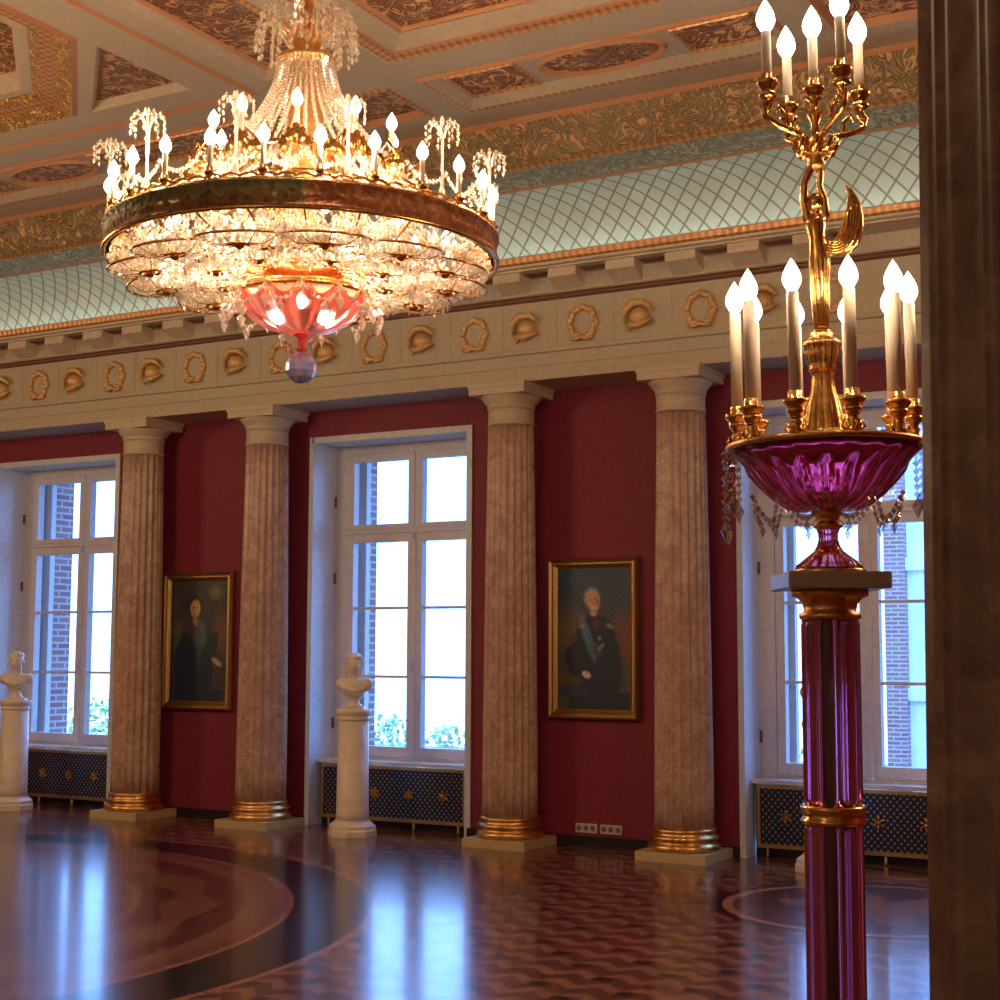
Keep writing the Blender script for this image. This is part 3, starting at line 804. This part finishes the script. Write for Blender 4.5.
# ------------------------------------------------------------------ bulbs / candles
def bulb_mesh(r, h):
    return [(r*.45,0),(r*.6,h*.06),(r*.92,h*.22),(r,h*.36),(r*.9,h*.52),(r*.62,h*.70),(r*.32,h*.86),(r*.08,h*.97),(r*.02,h)]
_cm = {}
def candle(parent, loc, h, r, br, bh, key, socket=True):
    """candle sleeve + bulb sub-part + gilt pan, meshes shared through key"""
    if key not in _cm:
        s_ = MB().lathe([(r,0),(r,h*.98),(r*.8,h)], 14).build('candle', WAX, parent)
        bo = MB().lathe(bulb_mesh(br, bh), 14).build('bulb', BULB, s_)
        pn = MB().lathe([(r*.5,-.055),(r*.9,-.05),(r*.8,-.035),(r*1.5,-.022),(r*2.1,-.012),(r*2.3,-.004),(r*1.3,0),(r*1.25,.016),(r*1.05,.018)], 16).build('candle_pan', GOLD, s_)
        bo.location = (0,0,h)
        _cm[key] = (s_.data, bo.data, pn.data); s_.location = loc; return s_
    a, b_, c_ = _cm[key]
    s_ = bpy.data.objects.new('candle', a); bo = bpy.data.objects.new('bulb', b_); pn = bpy.data.objects.new('candle_pan', c_)
    for o in (s_, bo, pn): COL.objects.link(o)
    s_.parent = parent; bo.parent = s_; pn.parent = s_; s_.location = loc; bo.location = (0,0,h)
    return s_
def point(loc, energy, col, r=.03, name='lamp_light'):
    L = bpy.data.lights.new(name, 'POINT'); L.energy = energy; L.color = col; L.shadow_soft_size = r
    o = bpy.data.objects.new(name, L); COL.objects.link(o); o.location = loc; return o

# ------------------------------------------------------------------ chandelier
CX, CYY = -4.405, 5.80; ZB = 3.53
dcam = atan2(-CYY, -CX)      # direction towards the viewer, only used to set the candle phase
ch = thing('chandelier', 'large gilt and crystal ring chandelier with lit candles and red glass bowl', 'chandelier', (CX, CYY, ZB), 0)
def L_(r, a, z): return (r*cos(a), r*sin(a), z)
RR_ = .945
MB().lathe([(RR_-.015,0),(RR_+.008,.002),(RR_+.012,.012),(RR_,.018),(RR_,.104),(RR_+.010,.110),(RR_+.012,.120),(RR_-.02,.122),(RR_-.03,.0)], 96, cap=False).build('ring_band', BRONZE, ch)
MB().torus((0,0,.122), RR_-.005, .010, 96, 6).torus((0,0,.0), RR_, .011, 96, 6).build('ring_bead', GOLD, ch)
# scalloped gallery on the ring
MB().tube([L_(RR_-.01, 2*pi*k/288, .140+.014*abs(sin(36*2*pi*k/288))) for k in range(288)], .007, 5, closed=True).build('ring_gallery', GOLD, ch)
# candles of the ring
base = dcam
for k in range(24):
    a = base + radians(4+15*k)
    candle(ch, L_(RR_-.02, a, .175), .115, .012, .027, .085, 'ring')
# crystal plumes
def plume(loc, h, R_, name='crystal_plume', n=9):
    p_ = MB(); p_.tube([(0,0,0),(0,0,h*.5),(0,0,h)], [.010,.007,.009], 6)
    p_.lathe([(.02,0),(.012,.03),(.006,.05)], 8)
    q_ = []
    for k in range(n):
        a = 2*pi*k/n+.3
        pts = [(0,0,h*.92)]+[(R_*t*cos(a), R_*t*sin(a), h*.95+R_*1.1*sin(pi*min(1,t*.75))) for t in (.3,.6,.85,1.0)]
        p_.tube(pts, .0025, 4)
        for (t, dz) in ((.45,.0),(.75,.0),(1.0,.0),(1.0,-.032),(1.0,-.062)):
            zz = h*.95+R_*1.1*sin(pi*min(1,t*.75))+dz
            p_.gem((R_*t*cos(a), R_*t*sin(a), zz), .0075, .014, 4, a)
    p_.gem((0,0,h+R_*1.0), .012, .03, 5)
    o = p_.build(name, CRYS, ch); o.location = loc; return o
pl0 = None
for k in range(12):
    a = base + radians(-18.5+30*k)
    if pl0 is None: pl0 = plume(L_(RR_-.02, a, .15), .27, .075)
    else:
        o = pl0.copy(); COL.objects.link(o); o.parent = ch; o.location = L_(RR_-.02, a, .15); o.rotation_euler = (0,0,k*.7)
# inner basket of gold with crystals, candles on top
MB().torus((0,0,.30), .50, .014, 64, 6).torus((0,0,.46), .45, .012, 64, 6).build('inner_ring', GOLD, ch)
for k in range(10):
    g_ = MB()
    a = base+radians(13+36*k)
    g_.tube([L_(.86,a,.10), L_(.78,a,.20), L_(.62,a,.30), L_(.50,a,.38), L_(.47,a,.46)], [.010,.012,.012,.012,.010], 6)
    g_.lathe([(.03,.35),(.045,.37),(.05,.40),(.03,.43)], 12, L_(.56,a,0))
    g_.tube([L_(.50,a,.34), L_(.60,a+.06,.42), L_(.56,a+.1,.49), L_(.50,a+.06,.46)], [.010,.010,.008,.006], 6)
    g_.tube([L_(.50,a,.34), L_(.60,a-.06,.42), L_(.56,a-.1,.49), L_(.50,a-.06,.46)], [.010,.010,.008,.006], 6)
    g_.build('scroll_arm', GOLD, ch)
g_ = MB()
for k in range(10):
    a = base+radians(13+36*k)+.31
    for (w0, zz) in ((-.12,.43),(-.06,.47),(0,.49),(.06,.47),(.12,.43)):
        g_.M = Matrix.Translation(L_(.47,a+w0,zz)) @ Matrix.Rotation(a, 4, 'Z'); g_.ball((0,0,0), .026, 4, sz=2.1)
g_.M = Matrix.Identity(4)
g_.build('palmette_crown', GOLD, ch)
for k in range(10):
    a = base + radians(-5+36*k)
    candle(ch, L_(.45, a, .50), .125, .012, .027, .088, 'inner')
# crystal rope swags: from the crown down to the ring
def strand(p0, p1, sag, n, gr, gz, mb):
    p0, p1 = Vector(p0), Vector(p1)
    for k in range(n+1):
        t = k/n; q = p0.lerp(p1, t); q.z -= sag*4*t*(1-t)
        mb.gem(q, gr, gz, 4, random.random())
for k in range(40):
    a = base+2*pi*k/40; mb = MB()
    # cone of beads from the crown
    for j in range(30):
        t = j/29; r_ = .135+(.43-.135)*(t**1.9); z_ = 1.02-.52*t
        mb.gem(L_(r_, a, z_), .012, .013, 4, a)
    mb.build('bead_strand', CRYS, ch)
for k in range(24):
    a = base+2*pi*(k+.5)/24; mb = MB()
    strand(L_(.47, a, .46), L_(.86, a, .17), .06, 20, .0105, .0125, mb)
    strand(L_(.49, a+.13, .42), L_(.49, a-.13, .42), .07, 10, .012, .016, mb)
    strand(L_(.60, a+.13, .36), L_(.60, a-.13, .36), .07, 10, .012, .016, mb)
    strand(L_(.90, a+.13, .27), L_(.90, a-.13, .27), .06, 12, .010, .014, mb)
    for j in range(3): mb.gem(L_(.50, a+.04*j, .33-.03*j), .012, .035, 5)
    mb.build('crystal_swag', CRYS, ch)
# crown and stem
MB().lathe([(.03,.98),(.14,1.0),(.145,1.02),(.14,1.03),(.08,1.04),(.06,1.08),(.08,1.12),(.09,1.15),(.085,1.165),(.04,1.17),(.035,1.24),(.05,1.28),(.03,1.32),(.02,1.5)], 32).build('crown', OGOLD, ch)
g_ = MB()
for k in range(12):
    a = 2*pi*k/12; g_.M = Matrix.Translation(L_(.10,a,1.165)) @ Matrix.Rotation(a, 4, 'Z') @ Matrix.Rotation(.5, 4, 'Y'); g_.ball((0,0,.01), .014, 4, sz=2.2)
g_.M = Matrix.Identity(4); g_.build('crown_leaves', OGOLD, ch)
for k in range(14):
    a = base+2*pi*k/14+.2; mb = MB()
    pts = [L_(.10,a,1.10), L_(.16,a,1.22), L_(.22,a,1.24), L_(.245,a,1.16)]
    mb.tube(pts, .004, 4)
    for (r_, z_) in ((.13,1.17),(.16,1.225),(.19,1.245),(.22,1.24),(.24,1.20),(.245,1.15),(.248,1.11),(.25,1.07)): 
        mb.gem(L_(r_,a,z_), .013, .021, 4, a); mb.gem(L_(r_,a+.14,z_-.02), .012, .018, 4, a); mb.gem(L_(r_*.7,a-.2,z_-.05), .011, .018, 4, a)
    mb.build('crown_plume', CRYS, ch)
MB().tube([(0,0,1.3),(0,0,CZ+.13-ZB)], .028, 12).lathe([(.03,0),(.07,.03),(.03,.06)], 16, (0,0,1.55)).lathe([(.03,0),(.06,.03),(.03,.06)], 16, (0,0,1.8)).lathe([(.03,0),(.12,.05),(.16,.10)], 24, (0,0,CZ+.13-ZB-.1)).build('stem', OGOLD, ch)
# inner cup seen through the beads
MB().lathe([(.10,.98),(.08,.8),(.10,.6),(.06,.45),(.05,.2),(.07,.05),(.05,-.02)], 20).build('shaft', OGOLD, ch)
# underside: twelve rosettes of crystals in gilt hoops
ros = []
def rosette():
    gp = MB(); cp = MB()
    R1 = .195
    n = 16
    for k in range(n):
        a = 2*pi*k/n
        for (rr, dz, gx_) in ((.055,-.045,.011),(.085,-.05,.012),(.115,-.045,.014),(.145,-.03,.014),(.17,-.012,.013)):
            cp.gem((rr*cos(a+rr*3), rr*sin(a+rr*3), dz), gx_, .018, 4, a)
    for k in range(n):
        a = 2*pi*(k+.5)/n
        cp.gem((.178*cos(a), .178*sin(a), -.035), .010, .028, 4, a)
    co_ = cp.build('crystal_fan', CRYS, ch)
    gp.torus((0,0,-.03), R1, .006, 36, 6); gp.torus((0,0,-.065), .05, .008, 20, 5)
    gp.ball((0,0,-.065), .026, 6)
    for k in range(8):
        a = 2*pi*k/8; gp.tube([(.04*cos(a),.04*sin(a),-.065),(.12*cos(a),.12*sin(a),-.068),(R1*cos(a),R1*sin(a),-.03)], .0024, 4)
    go = gp.build('rosette_hoop', GOLD, co_)
    return co_
r0 = rosette()
for k in range(12):
    a = base+2*pi*k/12+.13; p_ = L_(.735, a, -.035)
    if k == 0: o = r0
    else: o = copy_tree(r0, ch)
    o.location = p_; o.rotation_euler = (0, .16, a)
r1 = None
for k in range(8):
    a = base+2*pi*k/8+.3
    o = copy_tree(r0, ch); o.location = L_(.43, a, -.045); o.rotation_euler = (0, .12, a); o.scale = (.78,.78,.78)
mb = MB()
for k in range(3200):
    a = random.uniform(0, 2*pi); r_ = .2+.70*math.sqrt(random.random())
    z_ = -.045-.045*(1-((r_-.55)/.42)**2)+random.uniform(-.012,.012)
    mb.gem(L_(r_, a, z_), random.uniform(.008,.014), random.uniform(.010,.020), 4, a)
for k in range(1600):
    a = random.uniform(0, 2*pi); r_ = .5+.42*math.sqrt(random.random())
    mb.gem(L_(r_, a, random.uniform(-.035,.0)), random.uniform(.008,.013), random.uniform(.010,.018), 4, a)
mb.build('crystal_mesh', CRYS, ch)
MB().torus((0,0,-.045), .20, .018, 48, 6).torus((0,0,-.075), .56, .009, 64, 6).build('hub_ring', GOLD, ch)
g_ = MB()
for k in range(24):
    a = base+2*pi*k/24
    g_.tube([L_(.20,a,-.06), L_(.4,a,-.075), L_(.58,a,-.075), L_(.8,a+.02,-.05), L_(.935,a,.0)], .005, 5)
g_.build('frame_spokes', GOLD, ch)
# top plate: pierced gilt ring closing the drum (keeps the lamps' light below and inside)
MB().loops([[L_(.93,2*pi*k/64,.105) for k in range(64)], [L_(.86,2*pi*k/64,.13) for k in range(64)]]).build('drum_shelf', GOLD, ch)
# hanging red bowl
zb = -.17     # rim height (local)
bf = lambda a, z: 1+.03*cos(a*16)
MB().lathe([(.31,zb),(.305,zb-.03),(.285,zb-.07),(.24,zb-.115),(.17,zb-.155),(.09,zb-.178),(.02,zb-.185)], 96, rf=bf, cap=False).build('red_glass_bowl', RUBYP, ch)
MB().torus((0,0,zb+.004), .316, .013, 64, 6).lathe([(.316,zb),(.322,zb+.02),(.316,zb+.03)], 64, cap=False).build('bowl_rim', GOLD, ch)
g_ = MB(); g2_ = MB()
for k in range(12):
    a = base+2*pi*(k+.5)/12
    pts = [L_(.322, a+(-.2+.4*j/10), zb-.052*sin(pi*j/10)) for j in range(11)]
    g_.tube(pts, .005, 5)
    q_ = [L_(.300, a+(-.17+.34*j/10), zb-.006-.04*sin(pi*j/10)) for j in range(11)]
    g2_.poly([L_(.3195, a+(-.17+.34*j/10), zb-.048*sin(pi*j/10)) for j in range(11)])
g_.build('scallop_edge', OGOLD, ch)
g2_.build('cream_scallops', SCALLOP, ch)
MB().lathe([(.20,-.04),(.24,.0),(.22,.05),(.16,.09),(.05,.11)], 40, cap=False).build('hub_dome', OGOLD, ch)
for k in range(6):
    a = base+2*pi*k/6+.1
    MB().tube([L_(.312,a,zb), L_(.33,a,zb+.06), L_(.26,a,zb+.11), L_(.21,a,zb+.125)], .005, 5).build('hanger', GOLD, ch)
# garlands of drops around the bowl
for k in range(12):
    a = base+2*pi*k/12; mb = MB()
    for j in range(9):
        t = j/8; aa = a+t*2*pi/12; r_ = .335+.055*sin(pi*t)
        mb.gem(L_(r_, aa, zb+.0-.10*sin(pi*t)), .014, .016, 4, aa)
    mb.tube([L_(.335+.055*sin(pi*j/8), a+j/8*2*pi/12, zb-.10*sin(pi*j/8)) for j in range(9)], .002, 3)
    mb.tube([L_(.345, a, zb+.01), L_(.345, a, zb-.10)], .002, 3)
    mb.gem(L_(.345, a, zb-.03), .016, .02, 5); mb.gem(L_(.345, a, zb-.085), .023, .042, 6)
    mb.gem(L_(.39, a+pi/12, zb-.135), .020, .038, 6)
    mb.build('drop_garland', CRYS, ch)
# finial: ruby knop, bead, cut ball
MB().lathe([(.035,zb-.18),(.045,zb-.19),(.02,zb-.205),(.018,zb-.25),(.03,zb-.262),(.012,zb-.275)], 20).build('ruby_finial', RUBYP, ch)
bl = MB(); bl.ball((0,0,zb-.350), .078, 7, smooth=False); bl.build('crystal_ball', BALLG, ch)
for q_ in (1.0, -2): MB().gem(L_(.055,base+q_,zb-.235), .018,.028,6).build('bowl_drop', CRYS, ch)
# lamps of the chandelier (bulbs inside the drum)
for k in range(12):
    a = base+2*pi*k/12+.13
    s_ = MB().lathe(bulb_mesh(.020,.06), 12).build('drum_bulb', BULB, ch) if k == 0 else s_.copy()
    if k: COL.objects.link(s_); s_.parent = ch
    s_.location = L_(.72, a, .045)
WARM = (1.0, .68, .38); WARM2 = (1.0, .86, .62)
for k in range(6):
    a = base+2*pi*k/6+.4
    point((CX+.55*cos(a), CYY+.55*sin(a), ZB+.07), 27, WARM2, .04)
for k in range(6):
    a = base+2*pi*k/6+.1
    point((CX+.97*cos(a), CYY+.97*sin(a), ZB+.36), 24, WARM, .03)
point((CX, CYY, ZB+.75), 14, WARM, .05)
for k in range(3):
    a = base+2*pi*k/3
    point((CX+.12*cos(a), CYY+.12*sin(a), ZB+zb-.03), 4, (1,.75,.5), .03)
# added unseen lights to even out the hall, at assumed spots of other chandeliers
for (lx, ly) in ((-9.78, 5.9), (-15.0, 5.9), (.8, 6.4)):
    point((lx, ly, 4.0), 200, WARM, .6, 'far_fill_light')
point((-3.0, -1.2, 3.9), 38, WARM, .2, 'near_column_fill')  # added unseen light that rakes the near column and candelabrum front

# ------------------------------------------------------------------ candelabrum on its glass pillar
KX, KY = -1.142, 3.667
ax = atan2(-KY, -KX)      # towards the viewer
pd = thing('glass_pillar_pedestal', 'tall ruby glass cluster pillar with gilt collars and square grey top slab', 'pedestal', (KX, KY, 0))
MB().box(-.19,.19,-.19,.19,0,.12).lathe([(.17,.12),(.17,.16),(.13,.20),(.12,.24),(.10,.27)], 32).build('foot_block', GREYST, pd)
for k in range(8):
    a = 2*pi*k/8+.2; s_ = MB()
    for (za, zb2) in ((.27, 1.235), (1.275, 1.735)):
        s_.lathe([(.020,za),(.0225,za+.02),(.0225,zb2-.02),(.020,zb2)], 12, (.050*cos(a), .050*sin(a), 0))
    s_.build('glass_rod', RODG, pd)
MB().lathe([(.011,.27),(.011,1.73)], 16).build('core', DARKW, pd)
MB().lathe([(.074,1.232),(.080,1.236),(.080,1.243),(.074,1.248),(.076,1.262),(.080,1.268),(.080,1.275),(.074,1.279)], 32).build('collar', GOLD, pd)
MB().lathe([(.068,1.728),(.076,1.732),(.076,1.744),(.064,1.750),(.068,1.770),(.080,1.782),(.094,1.788),(.094,1.803)], 32).build('capital', OGOLD, pd)
sl = MB(); sl.box(-.115,.115,-.115,.115,1.803,1.844)
sb = sl.build('top_slab', GREYST, pd); 
sb.rotation_euler = (0,0,yaw); sb.location = (0,0,0); sb.scale = (1.08,1.08,1)
bv = sb.modifiers.new('bevel','BEVEL'); bv.width = .003
cd = thing('candelabrum', 'gilt candelabrum with ruby glass bowl, lit candles and winged gilt figure', 'candelabrum', (KX, KY, 1.844))
cd.rotation_euler = (0,0,0)
Z0 = 1.844
def Q(z): return z-Z0
MB().lathe([(.088,0),(.090,.006),(.083,.012)], 40).build('foot_rim', GOLD, cd)
MB().lathe([(.083,.010),(.080,.02),(.055,.04),(.036,.055),(.028,.07),(.024,.085),(.025,.10),(.030,.112)], 64, rf=lambda a, z: 1+.05*cos(a*10), cap=True).build('glass_foot', RUBY, cd)
MB().lathe([(.030,.110),(.036,.115),(.034,.125),(.024,.131),(.030,.141),(.040,.147),(.036,.157)], 24).build('gilt_knop', OGOLD, cd)
bp = [(r_*.965, z_-.025) for r_, z_ in [(.030,.178),(.075,.180),(.105,.192),(.135,.215),(.165,.245),(.190,.275),(.208,.298),(.222,.312),(.246,.332),(.250,.340),(.243,.341),(.215,.318),(.185,.285),(.155,.250),(.125,.222),(.09,.203),(.03,.196)]]
def bowlf(a, z):
    if z > .28: return 1.0
    return 1+.06*cos(a*20)*min(1, (.28-z)/.03)
MB().lathe(bp, 160, rf=bowlf, cap=True).build('ruby_bowl', RUBY, cd)
MB().lathe([(.241,.310),(.247,.313),(.247,.322),(.239,.325),(.20,.327),(.20,.322),(.241,.319)], 96, cap=False).build('bowl_rim', OGOLD, cd)
MB().loops([[(.24*cos(2*pi*k/48),.24*sin(2*pi*k/48),.326) for k in range(48)],[(.05*cos(2*pi*k/48),.05*sin(2*pi*k/48),.328) for k in range(48)]]).build('bowl_cover', OGOLD, cd)
# ten candles round the rim
for k in range(10):
    a = ax+pi/2+2*pi*k/10
    x_, y_ = .215*cos(a), .215*sin(a)
    an_ = MB(); an_.lathe([(.016,.320),(.022,.330),(.013,.340),(.018,.352),(.010,.360),(.019,.371),(.023,.378),(.023,.384),(.013,.388),(.016,.398),(.019,.404),(.014,.410)], 16, (x_, y_, 0))
    for j in range(4):
        b2 = j*pi/2+a; an_.tube([(x_+.014*cos(b2),y_+.014*sin(b2),.327),(x_+.028*cos(b2),y_+.028*sin(b2),.337),(x_+.022*cos(b2),y_+.022*sin(b2),.353)], [.004,.005,.002], 5)
    an_.build('candle_holder', GOLD, cd)
    candle(cd, (x_, y_, .410), .262, .0145, .0235, .080, 'low')
# central baluster
MB().lathe([(r_*.86, .327+(z_-.352)*.87) for r_, z_ in [(.075,.352),(.078,.360),(.066,.368),(.070,.376),(.062,.384),(.060,.395),(.054,.43),(.044,.475),(.034,.51),(.031,.545),(.036,.562),(.041,.566),(.036,.573),(.044,.585),(.050,.615),(.052,.635),(.056,.64),(.048,.65),(.030,.66),(.035,.668),(.018,.685)]], 64, rf=lambda a, z: 1+.035*cos(a*12)).build('baluster', GOLD, cd)
g_ = MB()
for k in range(14):
    a = 2*pi*k/14; g_.ball((.060*cos(a), .060*sin(a), .345), .010, 4)
g_.build('base_beading', GOLD, cd)
# winged figure: body, neck hook, crescent wing (lateral axis = Lx, to the right seen from the hall side)
lat = Vector((-sin(ax), cos(ax), 0))
if lat.dot(Vector((Rv.x, Rv.y, 0))) < 0: lat = -lat
tow = Vector((cos(ax), sin(ax), 0))
def T(l, z, t=0): v_ = lat*l+tow*t; return (v_.x, v_.y, z)
mpx = 1/395.0
fg = MB()
# draped body from the leaves upward: a slender standing figure
for s_ in (-1, 1):
    fg.tube([T(s_*.008,.60), T(s_*.012,.70), T(s_*.011,.77), T(s_*.009,.82)], [.009,.013,.016,.017], 10)
fg.tube([T(0,.61), T(.002,.72), T(0,.80), T(-.004,.85), T(-.006,.885), T(-.004,.915)], [.014,.020,.026,.019,.026,.012], 14)
fg.tube([T(-.004,.905), T(-.004,.93)], [.010,.010], 8)
fg.ball(T(-.004,.945), .022, 8, sz=1.15)
for k in range(7):
    a = k*2*pi/7; fg.tube([T(.010*cos(a),.62,.010*sin(a)), T(.020*cos(a),.70,.020*sin(a)), T(.024*cos(a),.79,.022*sin(a)), T(.016*cos(a),.86,.014*sin(a))], [.003,.005,.005,.003], 5)
o = fg.build('gilt_figure', GOLD, cd)
fg = MB()
fg.tube([T(-.006,.875), T(-.026,.905), T(-.034,.95), T(-.030,1.00), T(-.016,1.03), T(-.006,1.05)], [.011,.012,.011,.010,.010,.012], 8)
fg.tube([T(.004,.885,.0), T(.020,.910,.004), T(.018,.95,.004), T(.006,.985), T(.010,1.02), T(.0,1.05)], [.011,.011,.009,.009,.009,.011], 8)
fg.build('raised_arms', GOLD, cd)
wg = MB()
arc = []
for k in range(13):
    t = k/12; a = radians(-125+175*t)
    arc.append((T(.040+.050*cos(a), .920+.100*sin(a)*(1.0 if sin(a) < 0 else .85), -.004)))
wg.tube(arc, [.006,.011,.016,.022,.027,.030,.030,.028,.024,.019,.013,.008,.003], 10, flat=.5)
for j in range(5):
    pts = []
    for k in range(9):
        t = k/8; a = radians(-118+125*t); r_ = .036+.007*j
        pts.append(T(.040+r_*cos(a), .920+(r_+.048)*sin(a), .010))
    wg.tube(pts, [.002]+[.0035]*7+[.001], 5)
wg.build('crescent_wing', GOLD, cd)
# acanthus cluster carrying five branches
cz0 = 1.075
MB().lathe([(.012,1.03),(.024,1.045),(.018,1.055),(.026,1.066),(.036,1.085),(.030,1.10),(.014,1.115)], 24).build('branch_hub', OGOLD, cd)
g_ = MB()
for k in range(9):
    a = 2*pi*k/9
    g_.tube([(.02*cos(a),.02*sin(a),1.07),(.045*cos(a),.045*sin(a),1.075),(.058*cos(a+.2),.058*sin(a+.2),1.10),(.048*cos(a+.3),.048*sin(a+.3),1.115)], [.008,.010,.008,.003], 6)
g_.build('acanthus_leaves', GOLD, cd)
ang5 = []
tops = []
for (l, t) in ((-.115,.068),(-.068,-.115),(.068,.115),(.115,-.068)): tops.append((l, t))
for i, (l, t) in enumerate(tops):
    b_ = MB()
    zt = 1.262
    b_.tube([T(0,1.09,0), T(l*.35,1.12,t*.35), T(l*.75,1.135,t*.75), T(l*1.05,1.155,t*1.05), T(l*1.12,1.18,t*1.12), T(l*1.02,1.195,t*1.02), T(l,1.205,t)], [.009,.008,.008,.008,.007,.007,.009], 8)
    b_.tube([T(l*.6,1.13,t*.6), T(l*.62,1.165,t*.62), T(l*.78,1.185,t*.78), T(l*.85,1.165,t*.85)], [.006,.007,.006,.003], 6)
    b_.tube([T(l*1.05,1.165,t*1.05), T(l*.9,1.20,t*.9), T(l*.8,1.215,t*.8)], [.006,.006,.003], 6)
    p_ = T(l,0,t)
    b_.lathe([(.010,1.200),(.022,1.208),(.024,1.215),(.013,1.222),(.018,1.232),(.020,1.242),(.014,1.252)], 14, p_)
    b_.build('branch', GOLD, cd)
    candle(cd, T(l, 1.252, t), .128, .0125, .0245, .086, 'top')
b_ = MB(); b_.lathe([(.014,1.10),(.010,1.15),(.020,1.175),(.012,1.19),(.010,1.205),(.024,1.215),(.012,1.225),(.020,1.237),(.014,1.252)], 16)
b_.build('centre_stem', GOLD, cd)
candle(cd, (0,0,1.252), .128, .0125, .0245, .086, 'top')
# crystal drops hanging from the rim
for k in range(20):
    a = ax+2*pi*(k+.5)/20
    side = abs(sin(a-ax))
    if side < .80: 
        continue
    mb = MB(); n_ = 9 if side > .95 else 6
    for j in range(n_): mb.gem((.252*cos(a), .252*sin(a), .300-.020*j), .010, .011, 5, j)
    mb.gem((.252*cos(a), .252*sin(a), .300-.020*n_-.014), .016, .028, 6)
    mb.build('crystal_drop', CRYS2, cd)
for k in range(10):
    a0_ = ax+2*pi*k/10; mb = MB()
    for j in range(13):
        t = j/12; a = a0_+t*2*pi/10; r_ = .16+.03*abs(2*t-1)
        mb.gem((r_*cos(a), r_*sin(a), .19-.065*sin(pi*t)), .0075, .009, 5, j)
    mb.gem((.16*cos(a0_+pi/10), .16*sin(a0_+pi/10), .108), .008, .016, 6)
    mb.build('crystal_garland', CRYS2, cd)
lean = Matrix.Translation((KX,KY,Z0)) @ Matrix.Rotation(radians(-.8), 4, Vector((Fv.x,Fv.y,0)).normalized())
cd.matrix_world = lean
for k in range(5):
    a = ax+2*pi*k/5+.3
    point((KX+.26*cos(a), KY+.26*sin(a), Z0+.75), 2.2, WARM, .02)
for k in range(2):
    point((KX+.17*cos(ax+pi*k+1), KY+.17*sin(ax+pi*k+1), Z0+1.47), 2.0, WARM, .02)

# ------------------------------------------------------------------ outside
gr = MB().box(-60, 30, 13.2, 70, -3.6, -3.5).build('ground_outside', GRASS)
def building():
    t = thing('palace_wing', 'pale building wing with brick pilaster seen through the rightmost window', 'building', (-6.85, 27, -3.5))
    MB().box(-.14,12,0,6,0,16).build('wall', FACADE, t)
    MB().box(-.49,-.14,-.25,6,0,16).build('brick_pilaster', BRICK, t)
    for zz in (4.3, 6.6, 9.2): MB().box(-.14,12,-.12,0,zz,zz+.22).build('string_course', FACADE, t)
    for k in range(3):
        for zz in (2.0, 7.2):
            MB().box(1.1+3.2*k,2.5+3.2*k,-.04,.02,zz,zz+1.9).build('window', P('far_window_glass', (.16,.22,.28), .1), t)
building()
def tree(loc, H_, R_, label, seed):
    t = thing('tree', label, 'tree', loc, 0, 'trees outside the windows')
    rnd = random.Random(seed); lf = MB()
    for k in range(1900):
        a = rnd.uniform(0,2*pi); u_ = rnd.uniform(-1,1); rr = rnd.random()**.4
        px, py, pz = R_*rr*math.sqrt(1-u_*u_)*cos(a), R_*rr*math.sqrt(1-u_*u_)*sin(a), H_-R_*1.1+R_*1.2*rr*u_
        bump_ = 1+.25*sin(a*3+u_*4+seed)
        c_ = Vector((px*bump_, py*bump_, pz)); d_ = Vector((rnd.gauss(0,1), rnd.gauss(0,1), rnd.gauss(0,1))).normalized(); e_ = d_.orthogonal().normalized(); s_ = rnd.uniform(.045,.085)
        lf.poly([c_-d_*s_, c_+e_*s_*.5, c_+d_*s_, c_-e_*s_*.5])
    lf.build('foliage', FOL, t, recalc=False)
    tr = MB().tube([(0,0,0),(.05,0,H_*.4),(0,.05,H_*.75)], [.16,.11,.05], 8)
    for k in range(5):
        a = k*1.3; tr.tube([(.03,0,H_*.45),(R_*.4*cos(a),R_*.4*sin(a),H_*.7),(R_*.6*cos(a),R_*.6*sin(a),H_*.85)], [.06,.04,.015], 6)
    tr.build('trunk', BARK, t)
tree((-15.4, 23, -3.5), 3.9, 1.2, 'green tree outside, seen low in the middle window', 3)
tree((-12.6, 20.5, -3.5), 3.9, 1.1, 'smaller green tree outside, low in the right panes of the middle window', 5)
tree((-21.4, 22, -3.5), 4.1, 1.2, 'green tree outside, seen low in the leftmost window', 9)
tree((-7.6, 21, -3.5), 3.9, .9, 'slender tree outside, low in the left panes of the rightmost window', 11)

# ------------------------------------------------------------------ sky and daylight
wd = bpy.data.worlds.new('sky'); SC.world = wd; wd.use_nodes = True
bg = wd.node_tree.nodes['Background']; bg.inputs[0].default_value = (.19,.42,1.0,1); bg.inputs[1].default_value = 8.0
for x0 in WIN:
    L = bpy.data.lights.new('window_portal', 'AREA'); L.shape = 'RECTANGLE'; L.size = 1.9; L.size_y = 3.3
    L.cycles.is_portal = True
    o = bpy.data.objects.new('window_portal', L); COL.objects.link(o); o.location = (x0+.9, 13.05, 2.1); o.rotation_euler = (-pi/2, 0, 0)

SC.view_settings.view_transform = 'Standard'; SC.view_settings.look = 'None'; SC.view_settings.gamma = 1
SC.view_settings.use_curve_mapping = False; SC.view_settings.exposure = 0.1
bpy.context.view_layer.update()
